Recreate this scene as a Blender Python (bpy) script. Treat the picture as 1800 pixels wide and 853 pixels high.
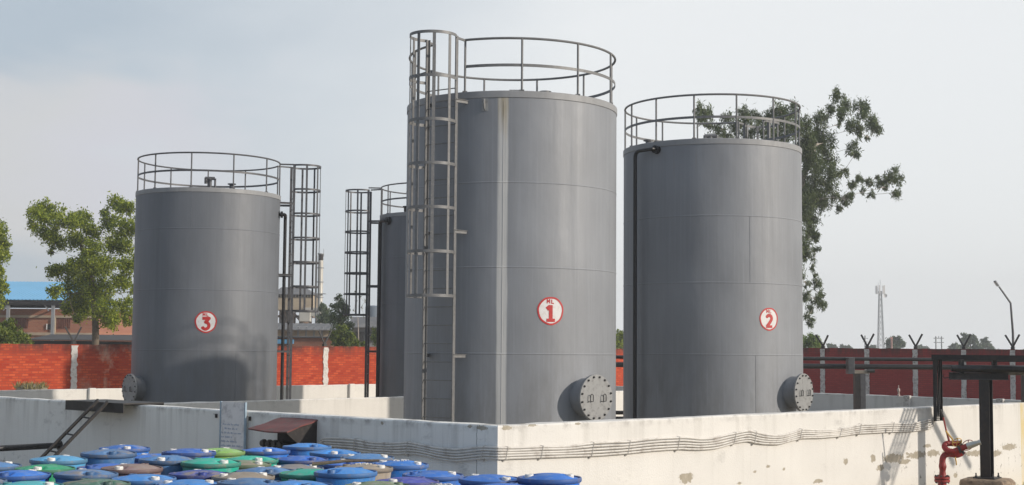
import bpy, bmesh, math, random
import numpy as np
from mathutils import Vector, Matrix
R = math.radians
random.seed(7)
for o in list(bpy.data.objects):
    bpy.data.objects.remove(o)
scene = bpy.context.scene
col = scene.collection

# ------------------------------------------------------------------ camera
CAM_Z, LENS, PITCH, ROLL = 2.6, 49.5, 4.3, 0.46
cam_d = bpy.data.cameras.new('camera')
cam_d.lens = LENS
cam_d.sensor_width = 36
cam_d.clip_start = 0.1
cam_d.clip_end = 4000
cam = bpy.data.objects.new('camera', cam_d)
CM = Matrix.Translation((0, 0, CAM_Z)) @ Matrix.Rotation(R(90 + PITCH), 4, 'X') @ Matrix.Rotation(R(ROLL), 4, 'Z')
cam.matrix_world = CM
col.objects.link(cam)
scene.camera = cam

# ------------------------------------------------------------------ light
SUN_EL, SUN_AZ = 21.0, -22.0
S = Vector((math.cos(R(SUN_AZ)) * math.cos(R(SUN_EL)), math.sin(R(SUN_AZ)) * math.cos(R(SUN_EL)), math.sin(R(SUN_EL))))
sun_d = bpy.data.lights.new('sun', 'SUN')
sun_d.energy = 3.35
sun_d.angle = R(1.1)
sun_d.color = (1.0, 0.91, 0.80)
sun = bpy.data.objects.new('sun', sun_d)
sun.rotation_euler = S.to_track_quat('Z', 'Y').to_euler()
col.objects.link(sun)

world = bpy.data.worlds.new('World')
scene.world = world
world.use_nodes = True
wn, wl = world.node_tree.nodes, world.node_tree.links
wn.clear()
w_out = wn.new('ShaderNodeOutputWorld')
w_bg = wn.new('ShaderNodeBackground')
w_bg.inputs['Strength'].default_value = 0.1
sky = wn.new('ShaderNodeTexSky')
sky.sky_type = 'NISHITA'
sky.sun_disc = False
sky.sun_elevation = R(SUN_EL)
sky.sun_rotation = math.atan2(S.x, S.y)
sky.air_density = 1.0
sky.dust_density = 3.0
tc = wn.new('ShaderNodeTexCoord')
mp = wn.new('ShaderNodeMapping')
mp.inputs['Scale'].default_value = (1.0, 1.0, 2.2)
mp.inputs['Location'].default_value = (0.35, 0.0, 0.2)
nz = wn.new('ShaderNodeTexNoise')
nz.inputs['Scale'].default_value = 3.4
nz.inputs['Detail'].default_value = 4
nz.inputs['Roughness'].default_value = 0.5
nz.inputs['Distortion'].default_value = 0.3
sx = wn.new('ShaderNodeSeparateXYZ')
mad = wn.new('ShaderNodeMath'); mad.operation = 'MULTIPLY_ADD'      # whiter towards the sun's side
mad.inputs[1].default_value = 0.85
rmp = wn.new('ShaderNodeValToRGB')
rmp.color_ramp.elements[0].position = 0.22
rmp.color_ramp.elements[0].color = (5.15, 5.95, 6.75, 1)
rmp.color_ramp.elements[1].position = 0.58
rmp.color_ramp.elements[1].color = (9.7, 9.9, 10.0, 1)
wmix = wn.new('ShaderNodeMix'); wmix.data_type = 'RGBA'
wmix.inputs[0].default_value = 0.86
wl.new(tc.outputs['Generated'], mp.inputs['Vector'])
wl.new(mp.outputs['Vector'], nz.inputs['Vector'])
wl.new(tc.outputs['Generated'], sx.inputs[0])
wl.new(sx.outputs['X'], mad.inputs[0])
nlow = wn.new('ShaderNodeMapRange')
for i_, v_ in enumerate((0.0, 1.0, 0.32, 0.68)): nlow.inputs[i_ + 1].default_value = v_
wl.new(nz.outputs['Fac'], nlow.inputs[0]); wl.new(nlow.outputs[0], mad.inputs[2])
cm_ = wn.new('ShaderNodeMapRange'); cm_.interpolation_type = 'SMOOTHSTEP'
for i_, v_ in enumerate((0.46, 0.62, 0.0, 0.85)): cm_.inputs[i_ + 1].default_value = v_
wl.new(nz.outputs['Fac'], cm_.inputs[0])
cl_ = wn.new('ShaderNodeMix'); cl_.data_type = 'RGBA'; cl_.blend_type = 'LIGHTEN'
cl_.inputs[7].default_value = (7.3, 7.2, 7.25, 1)
wl.new(cm_.outputs[0], cl_.inputs[0]); wl.new(rmp.outputs['Color'], cl_.inputs[6])
wl.new(mad.outputs[0], rmp.inputs['Fac'])
wl.new(sky.outputs['Color'], wmix.inputs[6])
wl.new(cl_.outputs[2], wmix.inputs[7])
# unseen sky behind and left of the viewpoint, darkened to deepen the tanks' shade
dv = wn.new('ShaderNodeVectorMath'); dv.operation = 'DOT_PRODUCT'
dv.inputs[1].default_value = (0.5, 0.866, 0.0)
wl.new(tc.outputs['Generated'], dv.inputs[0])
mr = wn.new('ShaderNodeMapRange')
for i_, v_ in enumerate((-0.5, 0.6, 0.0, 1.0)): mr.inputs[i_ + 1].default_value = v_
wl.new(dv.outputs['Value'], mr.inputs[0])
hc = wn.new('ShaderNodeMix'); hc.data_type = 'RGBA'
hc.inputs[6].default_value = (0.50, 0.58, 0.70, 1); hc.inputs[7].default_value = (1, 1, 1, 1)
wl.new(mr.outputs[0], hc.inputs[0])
unseen_dim = wn.new('ShaderNodeMix'); unseen_dim.data_type = 'RGBA'; unseen_dim.blend_type = 'MULTIPLY'
unseen_dim.inputs[0].default_value = 1.0
wl.new(wmix.outputs[2], unseen_dim.inputs[6]); wl.new(hc.outputs[2], unseen_dim.inputs[7])
wl.new(unseen_dim.outputs[2], w_bg.inputs['Color'])
wl.new(w_bg.outputs[0], w_out.inputs['Surface'])

scene.view_settings.view_transform = 'Standard'
scene.view_settings.look = 'None'
scene.view_settings.exposure = 0.0
scene.view_settings.gamma = 1.0
scene.view_settings.use_curve_mapping = False

# ------------------------------------------------------------------ helpers: measuring
FPX = LENS / 36 * 1800
C0 = Vector((0, 0, CAM_Z))
M3 = CM.to_3x3()
def ray(px, py):
    return (M3 @ Vector(((px - 900) / FPX, -(py - 426.5) / FPX, -1))).normalized()
def at(px, py, Y):                                   # point seen at (px, py), Y metres ahead
    d = ray(px, py)
    return C0 + d * (Y / d.y)
def on_plane(px, py, p, n):
    d = ray(px, py)
    return C0 + d * ((Vector(p) - C0).dot(n) / d.dot(n))

# ------------------------------------------------------------------ helpers: building
class MB:
    def __init__(s):
        s.v, s.f, s.mi = [], [], []
        s.m = 0
    def add(s, vs, fs):
        b = len(s.v)
        s.v += [tuple(p) for p in vs]
        s.f += [tuple(b + i for i in f) for f in fs]
        s.mi += [s.m] * len(fs)
        return s
    def box(s, c, size, ax=None, bev=0.0):
        """box centred at c; ax = (X, Y, Z) unit axes"""
        if ax is None: ax = (Vector((1, 0, 0)), Vector((0, 1, 0)), Vector((0, 0, 1)))
        c = Vector(c); h = [k / 2 for k in size]
        b = min(bev, min(h) * 0.45)
        if b <= 0:
            vs = [c + ax[0] * (h[0] * i) + ax[1] * (h[1] * j) + ax[2] * (h[2] * k) for i in (-1, 1) for j in (-1, 1) for k in (-1, 1)]
            return s.add(vs, [(0, 1, 3, 2), (4, 6, 7, 5), (0, 4, 5, 1), (2, 3, 7, 6), (0, 2, 6, 4), (1, 5, 7, 3)])
        bm = bmesh.new()
        bmesh.ops.create_cube(bm, size=1)
        for v in bm.verts:
            v.co = Vector((v.co.x * size[0], v.co.y * size[1], v.co.z * size[2]))
        bmesh.ops.bevel(bm, geom=list(bm.edges), offset=b, segments=1, affect='EDGES')
        bm.verts.index_update()
        vs = [c + ax[0] * v.co.x + ax[1] * v.co.y + ax[2] * v.co.z for v in bm.verts]
        fs = [[v.index for v in f.verts] for f in bm.faces]
        bm.free()
        return s.add(vs, fs)
    def tube(s, pts, r, n=10, closed=False, caps=True):
        pts = [Vector(p) for p in pts]
        m = len(pts)
        rr = r if isinstance(r, (list, tuple)) else [r] * m
        tg = []
        for i in range(m):
            a = pts[(i - 1) % m] if (closed or i > 0) else pts[i]
            b = pts[(i + 1) % m] if (closed or i < m - 1) else pts[i]
            d = (b - a)
            tg.append(d.normalized() if d.length > 1e-9 else Vector((0, 0, 1)))
        u = tg[0].cross(Vector((0, 0, 1)))
        if u.length < 1e-3: u = tg[0].cross(Vector((0, 1, 0)))
        u.normalize()
        vs = []
        for i in range(m):
            u = (u - tg[i] * u.dot(tg[i]))
            if u.length < 1e-6: u = tg[i].orthogonal()
            u.normalize()
            w = tg[i].cross(u)
            for k in range(n):
                a = 2 * math.pi * k / n
                vs.append(pts[i] + (u * math.cos(a) + w * math.sin(a)) * rr[i])
        fs = []
        for i in range(m if closed else m - 1):
            j = (i + 1) % m
            for k in range(n):
                l = (k + 1) % n
                fs.append((i * n + k, j * n + k, j * n + l, i * n + l)[::-1])
        if caps and not closed:
            fs.append(tuple(range(n)))
            fs.append(tuple((m - 1) * n + k for k in range(n))[::-1])
        return s.add(vs, fs)
    def cyl(s, a, b, r, n=16, r2=None):
        return s.tube([a, b], [r, r if r2 is None else r2], n)
    def bar(s, a, b, w, t, up=(0, 0, 1), bev=0.0):
        """rectangular bar from a to b, w along up, t across"""
        a, b = Vector(a), Vector(b)
        z = (b - a); L = z.length; z.normalize()
        up = Vector(up)
        x = (up - z * up.dot(z))
        if x.length < 1e-4: x = z.orthogonal()
        x.normalize()
        y = z.cross(x)
        return s.box((a + b) / 2, (w, t, L), (x, y, z), bev)
    def flat(s, pts, h, t):
        """flat bar bent along pts in plan: height h (z), thickness t"""
        pts = [Vector(p) for p in pts]; m = len(pts)
        vs = []
        for i in range(m):
            d = pts[min(i + 1, m - 1)] - pts[max(i - 1, 0)]
            n = Vector((d.y, -d.x, 0)).normalized()
            for (a, b) in ((-1, -1), (1, -1), (1, 1), (-1, 1)):
                vs.append(pts[i] + n * (a * t / 2) + Vector((0, 0, b * h / 2)))
        fs = []
        for i in range(m - 1):
            for k in range(4):
                l = (k + 1) % 4
                fs.append((i * 4 + k, i * 4 + l, (i + 1) * 4 + l, (i + 1) * 4 + k))
        fs += [(3, 2, 1, 0), tuple((m - 1) * 4 + k for k in range(4))]
        return s.add(vs, fs)
    def lathe(s, prof, n=48, c=(0, 0, 0), ax=None, cap0=False, cap1=False):
        """revolve (r, h) profile round axis ax[2]"""
        if ax is None: ax = (Vector((1, 0, 0)), Vector((0, 1, 0)), Vector((0, 0, 1)))
        c = Vector(c); vs = []
        for (r, h) in prof:
            for k in range(n):
                a = 2 * math.pi * k / n
                vs.append(c + (ax[0] * math.cos(a) + ax[1] * math.sin(a)) * r + ax[2] * h)
        fs = []
        for i in range(len(prof) - 1):
            for k in range(n):
                l = (k + 1) % n
                fs.append((i * n + k, i * n + l, (i + 1) * n + l, (i + 1) * n + k))
        if cap0: fs.append(tuple(range(n))[::-1])
        if cap1: fs.append(tuple((len(prof) - 1) * n + k for k in range(n)))
        return s.add(vs, fs)
    def build(s, name, mat, parent=None, base=None, smooth=35):
        me = bpy.data.meshes.new(name)
        vs = s.v
        if base is not None:
            bx, by, bz = base
            vs = [(x - bx, y - by, z - bz) for (x, y, z) in vs]
        me.from_pydata(vs, [], s.f)
        mats = mat if isinstance(mat, (list, tuple)) else [mat]
        for q in mats: me.materials.append(q)
        if len(mats) > 1: me.polygons.foreach_set('material_index', s.mi)
        me.update()
        if smooth:
            me.polygons.foreach_set('use_smooth', [True] * len(me.polygons))
            me.set_sharp_from_angle(angle=R(smooth))
        o = bpy.data.objects.new(name, me)
        col.objects.link(o)
        if parent is not None: o.parent = parent
        elif base is not None: o.location = base
        return o

def tag(o, label=None, cat=None, group=None, kind=None):
    if label: o['label'] = label
    if cat: o['category'] = cat
    if group: o['group'] = group
    if kind: o['kind'] = kind
    return o
def thing(name, loc, label, cat, group=None, rz=0.0):
    o = bpy.data.objects.new(name, None)
    o.empty_display_size = 0.2
    o.location = loc
    o.rotation_euler = (0, 0, rz)
    col.objects.link(o)
    return tag(o, label, cat, group)
def structure(o):
    o['kind'] = 'structure'
    return o

# ------------------------------------------------------------------ helpers: materials
class NT:
    def __init__(s, name):
        s.mat = bpy.data.materials.new(name)
        s.mat.use_nodes = True
        s.t = s.mat.node_tree
        s.n, s.l = s.t.nodes, s.t.links
        s.b = s.n['Principled BSDF']
        s._tc = None
    def link(s, a, b): s.l.new(a, b)
    def set(s, **k):
        for key, v in k.items():
            s.b.inputs[key.replace('_', ' ')].default_value = v
    def tc(s, which='Object'):
        if s._tc is None: s._tc = s.n.new('ShaderNodeTexCoord')
        return s._tc.outputs[which]
    def val(s, x, inp):
        if isinstance(x, (int, float)): inp.default_value = x
        else: s.link(x, inp)
    def math(s, op, a, b=0.0, c=None, clamp=False):
        m = s.n.new('ShaderNodeMath'); m.operation = op; m.use_clamp = clamp
        s.val(a, m.inputs[0]); s.val(b, m.inputs[1])
        if c is not None: s.val(c, m.inputs[2])
        return m.outputs[0]
    def xyz(s, vec=None):
        x = s.n.new('ShaderNodeSeparateXYZ')
        s.link(vec if vec is not None else s.tc(), x.inputs[0])
        return x.outputs
    def comb(s, x, y, z):
        c = s.n.new('ShaderNodeCombineXYZ')
        for q, i in zip((x, y, z), c.inputs): s.val(q, i)
        return c.outputs[0]
    def map(s, scale=(1, 1, 1), loc=(0, 0, 0), vec=None):
        m = s.n.new('ShaderNodeMapping')
        m.inputs['Scale'].default_value = scale
        m.inputs['Location'].default_value = loc
        s.link(vec if vec is not None else s.tc(), m.inputs['Vector'])
        return m.outputs[0]
    def noise(s, scale, detail=4, rough=0.55, vec=None, dist=0.0):
        m = s.n.new('ShaderNodeTexNoise')
        m.inputs['Scale'].default_value = scale
        m.inputs['Detail'].default_value = detail
        m.inputs['Roughness'].default_value = rough
        m.inputs['Distortion'].default_value = dist
        s.link(vec if vec is not None else s.tc(), m.inputs['Vector'])
        return m.outputs['Fac']
    def ramp(s, fac, p0, p1, c0=0.0, c1=1.0):
        m = s.n.new('ShaderNodeMapRange')
        s.val(fac, m.inputs[0])
        for i, q in enumerate((p0, p1, c0, c1)): m.inputs[i + 1].default_value = q
        return m.outputs[0]
    def mix(s, fac, a, b, mode='MIX'):
        m = s.n.new('ShaderNodeMix'); m.data_type = 'RGBA'; m.blend_type = mode
        s.val(fac, m.inputs[0])
        for q, i in ((a, m.inputs[6]), (b, m.inputs[7])):
            if isinstance(q, (tuple, list)): i.default_value = (*q[:3], 1)
            else: s.link(q, i)
        return m.outputs[2]
    def color(s, c):
        if isinstance(c, (tuple, list)): s.b.inputs['Base Color'].default_value = (*c[:3], 1)
        else: s.link(c, s.b.inputs['Base Color'])
    def bump(s, h, strength=0.2, dist=0.02):
        b = s.n.new('ShaderNodeBump')
        b.inputs['Strength'].default_value = strength
        b.inputs['Distance'].default_value = dist
        s.link(h, b.inputs['Height'])
        s.link(b.outputs[0], s.b.inputs['Normal'])

def plain(name, c, rough=0.6, var=0.25, scale=6, metal=0.0, bump=0.0, dirt=None):
    t = NT(name)
    n = t.noise(scale, 5)
    f = t.ramp(n, 0.25, 0.75)
    a = tuple(k * (1 - var) for k in c); b = tuple(min(1, k * (1 + var)) for k in c)
    cc = t.mix(f, a, b)
    if dirt:
        f2 = t.ramp(t.noise(scale * 2.3, 6, 0.65), 0.5, 0.68)
        cc = t.mix(f2, cc, dirt)
    t.color(cc)
    t.set(Roughness=rough, Metallic=metal)
    if bump: t.bump(t.noise(scale * 6, 4), bump)
    return t.mat

def tank_paint(name, base, seed, streak=None):
    t = NT(name)
    o = t.xyz()
    big = t.noise(0.9, 4, 0.5, t.map((1, 1, 0.6), (seed, seed * 2, 0)))
    run = t.noise(1.0, 5, 0.6, t.map((5.5, 5.5, 0.22), (seed * 3, 0, 0)))
    fine = t.noise(1.0, 3, 0.6, t.map((22, 22, 0.5), (0, seed, 0)))
    c = t.mix(t.ramp(big, 0.3, 0.7), tuple(k * 0.88 for k in base), tuple(k * 1.12 for k in base))
    c = t.mix(t.ramp(run, 0.52, 0.75, 0, 0.2), c, tuple(k * 0.66 for k in base))
    c = t.mix(t.ramp(fine, 0.5, 0.8, 0, 0.3), c, tuple(min(1, k * 1.5) for k in base))
    rust = t.math('MULTIPLY', t.ramp(o['Z'], 6.2, 7.2), t.ramp(t.noise(1.0, 5, 0.7, t.map((9, 9, 0.4), (seed, 3, 0))), 0.62, 0.74))
    c = t.mix(t.math('MULTIPLY', rust, 0.35), c, (0.22, 0.16, 0.10))
    low = t.math('MULTIPLY', t.ramp(o['Z'], 3.4, 1.2), t.ramp(t.noise(1.0, 6, 0.7, t.map((2.5, 2.5, 0.7), (seed, 0, 2))), 0.42, 0.66))
    c = t.mix(t.math('MULTIPLY', low, 0.45), c, (0.10, 0.095, 0.085))
    if streak:
        ang = t.math('ARCTAN2', o['X'], t.math('MULTIPLY', o['Y'], -1.0))
        wob = t.math('MULTIPLY', t.math('SUBTRACT', t.noise(1.0, 4, 0.6, t.map((3, 3, 0.9))), 0.5), 0.02)
        d = t.math('ABSOLUTE', t.math('ADD', t.math('SUBTRACT', ang, streak[0]), wob))
        m = t.ramp(d, streak[1], streak[1] * 0.72)
        grain = t.noise(1.0, 5, 0.7, t.map((26, 26, 0.45)))
        m = t.math('MULTIPLY', m, t.ramp(grain, 0.30, 0.52, 0.55, 1.0))
        sc = t.mix(t.ramp(t.math('MULTIPLY', t.ramp(o['Z'], 5.8, 7.1), t.noise(1.0, 4, 0.6, t.map((14, 14, 0.8)))), 0.3, 0.6), (0.52, 0.515, 0.50), (0.36, 0.31, 0.22))
        c = t.mix(m, c, sc)
    t.color(c)
    t.link(t.ramp(run, 0.3, 0.7, 0.48, 0.62), t.b.inputs['Roughness'])
    t.set(Metallic=0.0)
    t.b.inputs['Specular IOR Level'].default_value = 0.8
    t.bump(t.noise(1.0, 3, 0.5, t.map((1.9, 1.9, 1.1))), 0.3, 0.05)
    return t.mat

def whitewash(name, H, patches=(), seed=0.0, grime=1.0, band=None, yellow=None, base=(0.72, 0.695, 0.65), mould=None, crack=None):
    t = NT(name)
    o = t.xyz()
    big = t.noise(0.8, 5, 0.55, t.map((1, 1, 1), (seed, 0, seed)))
    c = t.mix(t.ramp(big, 0.3, 0.7), tuple(k * 0.93 for k in base), tuple(min(0.85, k * 1.05) for k in base))
    run = t.noise(1.0, 6, 0.65, t.map((4.5, 4.5, 0.35), (seed, 0, 0)))
    top = t.ramp(o['Z'], H - 0.75, H - 0.02)
    m = t.math('MULTIPLY', t.ramp(run, 0.5, 0.78), top)
    c = t.mix(t.math('MULTIPLY', m, 0.6 * grime), c, (0.33, 0.31, 0.27))
    run2 = t.noise(1.0, 4, 0.6, t.map((9, 9, 0.18), (seed * 2, 0, 3)))
    c = t.mix(t.math('MULTIPLY', t.ramp(run2, 0.55, 0.8), 0.28 * grime), c, (0.42, 0.39, 0.33))
    blot = t.noise(1.3, 7, 0.7, t.map((1, 1, 1.6), (seed + 4, 1, 2)))
    c = t.mix(t.math('MULTIPLY', t.ramp(blot, 0.60, 0.72), 0.45 * grime), c, (0.25, 0.24, 0.22))
    # hairline soil right under the top edge
    edge = t.math('MULTIPLY', t.ramp(o['Z'], H - 0.11, H - 0.03), t.ramp(t.noise(3.5, 6, 0.7), 0.5, 0.66))
    c = t.mix(t.math('MULTIPLY', edge, 0.55 * grime), c, (0.22, 0.2, 0.18))
    if patches or band:
        wx = t.math('MULTIPLY', t.math('ADD', t.math('SUBTRACT', t.noise(3.4, 8, 0.72), 0.5), t.math('MULTIPLY', t.math('SUBTRACT', t.noise(17, 7, 0.75), 0.5), 1.1)), 2.6)
        tot = None
        for (u, z, ru, rz) in patches:
            dx = t.math('DIVIDE', t.math('SUBTRACT', o['X'], u), ru)
            dz = t.math('DIVIDE', t.math('SUBTRACT', o['Z'], z), rz)
            d = t.math('SQRT', t.math('ADD', t.math('MULTIPLY', dx, dx), t.math('MULTIPLY', dz, dz)))
            mk = t.math('LESS_THAN', t.math('ADD', d, wx), 1.0)
            tot = mk if tot is None else t.math('MAXIMUM', tot, mk)
        cm = t.mix(t.ramp(t.noise(9, 4), 0.3, 0.7), (0.33, 0.29, 0.22), (0.45, 0.40, 0.32))
        c = t.mix(tot, c, cm)
        t.bump(t.math('SUBTRACT', t.noise(40, 3), t.math('MULTIPLY', tot, 1.5)), 0.35, 0.012)
        if band:
            sp = t.noise(7.0, 6, 0.72, t.map((1.6, 1, 1), (2, 2, 2)))
            bz = t.math('MULTIPLY', t.ramp(o['Z'], band[1] + 0.25, band[1] - 0.1), t.ramp(o['X'], band[0] - 1.0, band[0] + 0.6))
            mk = t.math('MULTIPLY', t.ramp(sp, 0.60, 0.635), bz)
            c = t.mix(t.math('MULTIPLY', mk, 0.8), c, (0.13, 0.115, 0.09))
            wash = t.math('MULTIPLY', t.ramp(o['Z'], 0.55, 0.0), 0.35)
            c = t.mix(wash, c, (0.62, 0.52, 0.30))
    else:
        t.bump(t.noise(30, 4), 0.25, 0.01)
    if mould:
        sp = t.noise(5.0, 7, 0.75, t.map((1.3, 1, 1), (7, 2, 5)))
        mz = t.math('MULTIPLY', t.ramp(o['Z'], mould + 0.2, mould - 0.05), t.ramp(sp, 0.55, 0.62))
        c = t.mix(t.math('MULTIPLY', mz, 0.7), c, (0.10, 0.11, 0.09))
    if crack is not None:
        wz_ = t.math('MULTIPLY', t.math('SUBTRACT', t.noise(1.0, 6, 0.7, t.map((0.01, 0.01, 5.0))), 0.5), 0.09)
        dd_ = t.math('ABSOLUTE', t.math('ADD', t.math('SUBTRACT', o['X'], crack), wz_))
        c = t.mix(t.math('MULTIPLY', t.math('LESS_THAN', dd_, 0.005), 0.8), c, (0.12, 0.11, 0.10))
    if yellow:
        mk = t.math('MULTIPLY', t.math('GREATER_THAN', o['X'], yellow), t.ramp(t.noise(1.0, 5, 0.6, t.map((5, 5, 1.2))), 0.40, 0.6))
        c = t.mix(t.math('MULTIPLY', mk, 0.8), c, (0.64, 0.50, 0.20))
    t.color(c)
    t.set(Roughness=0.85)
    return t.mat

def brick_mat(name, c1, c2, mortar, seed=0.0, top=None, pale=None, sc=1.0):
    t = NT(name)
    o = t.xyz()
    v = t.comb(t.math('ADD', o['X'], seed), o['Z'], 0.0)
    b = t.n.new('ShaderNodeTexBrick')
    b.inputs['Scale'].default_value = 1.0
    b.inputs['Brick Width'].default_value = 0.24 * sc
    b.inputs['Row Height'].default_value = 0.095 * sc
    b.inputs['Mortar Size'].default_value = 0.017 * sc
    b.inputs['Mortar Smooth'].default_value = 0.3
    b.inputs['Color1'].default_value = (*c1, 1)
    b.inputs['Color2'].default_value = (*c2, 1)
    b.inputs['Mortar'].default_value = (*mortar, 1)
    t.link(v, b.inputs['Vector'])
    c = b.outputs['Color']
    big = t.noise(0.55, 6, 0.6, t.map((1, 1, 1.3), (seed, 2, 0)))
    c = t.mix(t.ramp(big, 0.35, 0.7, 0.0, 0.35), c, tuple(k * 0.6 for k in c1))
    if pale:
        mk = t.math('MULTIPLY', t.ramp(t.noise(0.9, 6, 0.7, t.map((1, 1, 0.8), (seed + 9, 0, 1))), 0.52, 0.68),
                    t.math('MULTIPLY', t.ramp(o['X'], pale[0] - 0.5, pale[0] + 0.4), t.ramp(o['X'], pale[1] + 0.5, pale[1] - 0.4)))
        c = t.mix(t.math('MULTIPLY', mk, 0.75), c, (0.60, 0.46, 0.34))
    if top:
        run = t.noise(1.0, 6, 0.7, t.map((3, 3, 0.6), (seed, 0, 0)))
        mk = t.math('MULTIPLY', t.ramp(o['Z'], top - 0.5, top), t.ramp(run, 0.34, 0.56))
        c = t.mix(t.math('MULTIPLY', mk, 0.85), c, (0.045, 0.03, 0.025))
    t.color(c)
    t.set(Roughness=0.9)
    t.bump(b.outputs['Fac'], -0.4, 0.01)
    return t.mat

def leaf_mat(name, dark, light, trans=0.35):
    t = NT(name)
    g = t.n.new('ShaderNodeNewGeometry')
    c = t.mix(g.outputs['Random Per Island'], dark, light)
    t.color(c)
    t.set(Roughness=0.55)
    tr = t.n.new('ShaderNodeBsdfTranslucent')
    t.link(c, tr.inputs['Color'])
    mx = t.n.new('ShaderNodeMixShader')
    mx.inputs[0].default_value = trans
    t.link(t.b.outputs[0], mx.inputs[1]); t.link(tr.outputs[0], mx.inputs[2])
    t.link(mx.outputs[0], t.n['Material Output'].inputs['Surface'])
    return t.mat

M = {}
M['steel_dark'] = plain('dark_rail_paint', (0.085, 0.085, 0.09), 0.45, 0.3, 9, 0.2)
M['steel_grey'] = plain('grey_rail_paint', (0.165, 0.165, 0.166), 0.5, 0.2, 9, 0.1, dirt=(0.22, 0.21, 0.195))
M['black_paint'] = plain('black_pipe_paint', (0.014, 0.014, 0.016), 0.42, 0.35, 7, 0.0, dirt=(0.03, 0.026, 0.022))
M['black_steel'] = plain('black_steel_paint', (0.017, 0.015, 0.015), 0.5, 0.4, 5, 0.0, dirt=(0.035, 0.026, 0.02))
M['bolt'] = plain('dark_bolt_steel', (0.05, 0.05, 0.05), 0.5, 0.2, 9, 0.4)
M['sign_white'] = plain('sign_white_paint', (0.74, 0.72, 0.70), 0.55, 0.06, 6, dirt=(0.66, 0.6, 0.56))
M['sign_red'] = plain('sign_red_paint', (0.50, 0.03, 0.028), 0.5, 0.15, 12)
M['cable'] = plain('limewashed_cable', (0.66, 0.63, 0.58), 0.7, 0.12, 3, dirt=(0.42, 0.38, 0.34))
M['red_paint'] = plain('hydrant_red_paint', (0.30, 0.02, 0.018), 0.5, 0.3, 14, 0.0, 0.15, dirt=(0.17, 0.04, 0.03))
M['nozzle'] = plain('brushed_nozzle_metal', (0.55, 0.53, 0.48), 0.35, 0.2, 12, 0.85)
M['brass'] = plain('brass_yellow', (0.55, 0.34, 0.08), 0.45, 0.2, 12, 0.3)
M['concrete'] = plain('rough_concrete', (0.46, 0.43, 0.39), 0.9, 0.25, 3, 0, 0.4, dirt=(0.2, 0.17, 0.13))
M['plinth'] = plain('weathered_plinth', (0.30, 0.22, 0.15), 0.9, 0.4, 5, 0, 0.6, dirt=(0.12, 0.085, 0.06))
M['ground'] = plain('dry_earth', (0.30, 0.25, 0.18), 0.95, 0.3, 0.4, 0, 0.3, dirt=(0.09, 0.11, 0.04))
M['post_white'] = plain('limewashed_post', (0.70, 0.67, 0.62), 0.9, 0.1, 5, 0, 0.3, dirt=(0.48, 0.42, 0.36))
M['post_grey'] = plain('grey_post', (0.55, 0.53, 0.50), 0.9, 0.15, 5, 0, 0.3, dirt=(0.2, 0.18, 0.16))
M['bark'] = plain('bark', (0.14, 0.11, 0.08), 0.9, 0.35, 6, 0, 0.5)
M['bark_pale'] = plain('pale_bark', (0.36, 0.32, 0.27), 0.85, 0.3, 3, 0, 0.3)
M['canopy'] = plain('rusty_red_sheet', (0.16, 0.045, 0.04), 0.6, 0.35, 4, 0.1, 0.2, dirt=(0.10, 0.07, 0.06))
# ------------------------------------------------------------------ ground and drum slab
g = MB()
gx = [-420, -60, -30, -15, 0, 15, 30, 60, 420]; gy = [-40, 5, 15, 25, 35, 50, 80, 130, 500]
vs = [(x, y, 0.0) for y in gy for x in gx]
fs = [(j * 9 + i, j * 9 + i + 1, (j + 1) * 9 + i + 1, (j + 1) * 9 + i) for j in range(8) for i in range(8)]
g.add(vs, fs)
structure(g.build('ground', M['ground'], smooth=0))
PAD_Z = 0.53
p = MB()
p.box((-3.2, 12.0, PAD_Z / 2 + 0.002), (11.4, 9.2, PAD_Z - 0.004), bev=0.02)
structure(p.build('pavement', M['concrete']))

# ------------------------------------------------------------------ containment walls
def plan_wall(name, p0, p1, H, thick, inward, mat, label, m0=None, m1=None, jag=0.006, seed=1):
    """straight plastered wall; local x along p0->p1, outer face on local y = 0, thickness to the side `inward` (+1/-1)"""
    p0, p1 = Vector(p0), Vector(p1)
    d = p1 - p0; L = d.length; d.normalize()
    rz = math.atan2(d.y, d.x)
    rnd = random.Random(seed)
    n = max(8, int(L / 0.35))
    x0i, x1i = (m0 or 0.0), L + (m1 or 0.0)            # inner face start / end (mitres)
    q = MB(); vs = []
    ty = inward * thick; c = 0.014
    for i in range(n + 1):
        f = i / n
        xo, xi = L * f, x0i + (x1i - x0i) * f
        e = [rnd.uniform(-jag, jag) for _ in range(4)]
        vs += [(xo, 0, -0.3), (xo, 0, H * 0.5), (xo, 0, H - c - abs(e[0]) * 1.5), (xo + (xi - xo) * .06, inward * c, H + e[1]),
               (xi - (xi - xo) * .06, ty - inward * c, H + e[2]), (xi, ty, H - c - abs(e[3])), (xi, ty, -0.3)]
    k = 7; fs = []
    for i in range(n):
        for j in range(k - 1):
            f = (i * k + j, (i + 1) * k + j, (i + 1) * k + j + 1, i * k + j + 1)
            fs.append(f if inward > 0 else f[::-1])
    fs.append(tuple(range(k)) if inward > 0 else tuple(range(k))[::-1])
    e = tuple(n * k + j for j in range(k))
    fs.append(e[::-1] if inward > 0 else e)
    q.add(vs, fs)
    o = q.build(name, mat, smooth=25)
    o.location = (p0.x, p0.y, 0); o.rotation_euler = (0, 0, rz)
    tag(o, label, 'wall')
    return o

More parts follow.
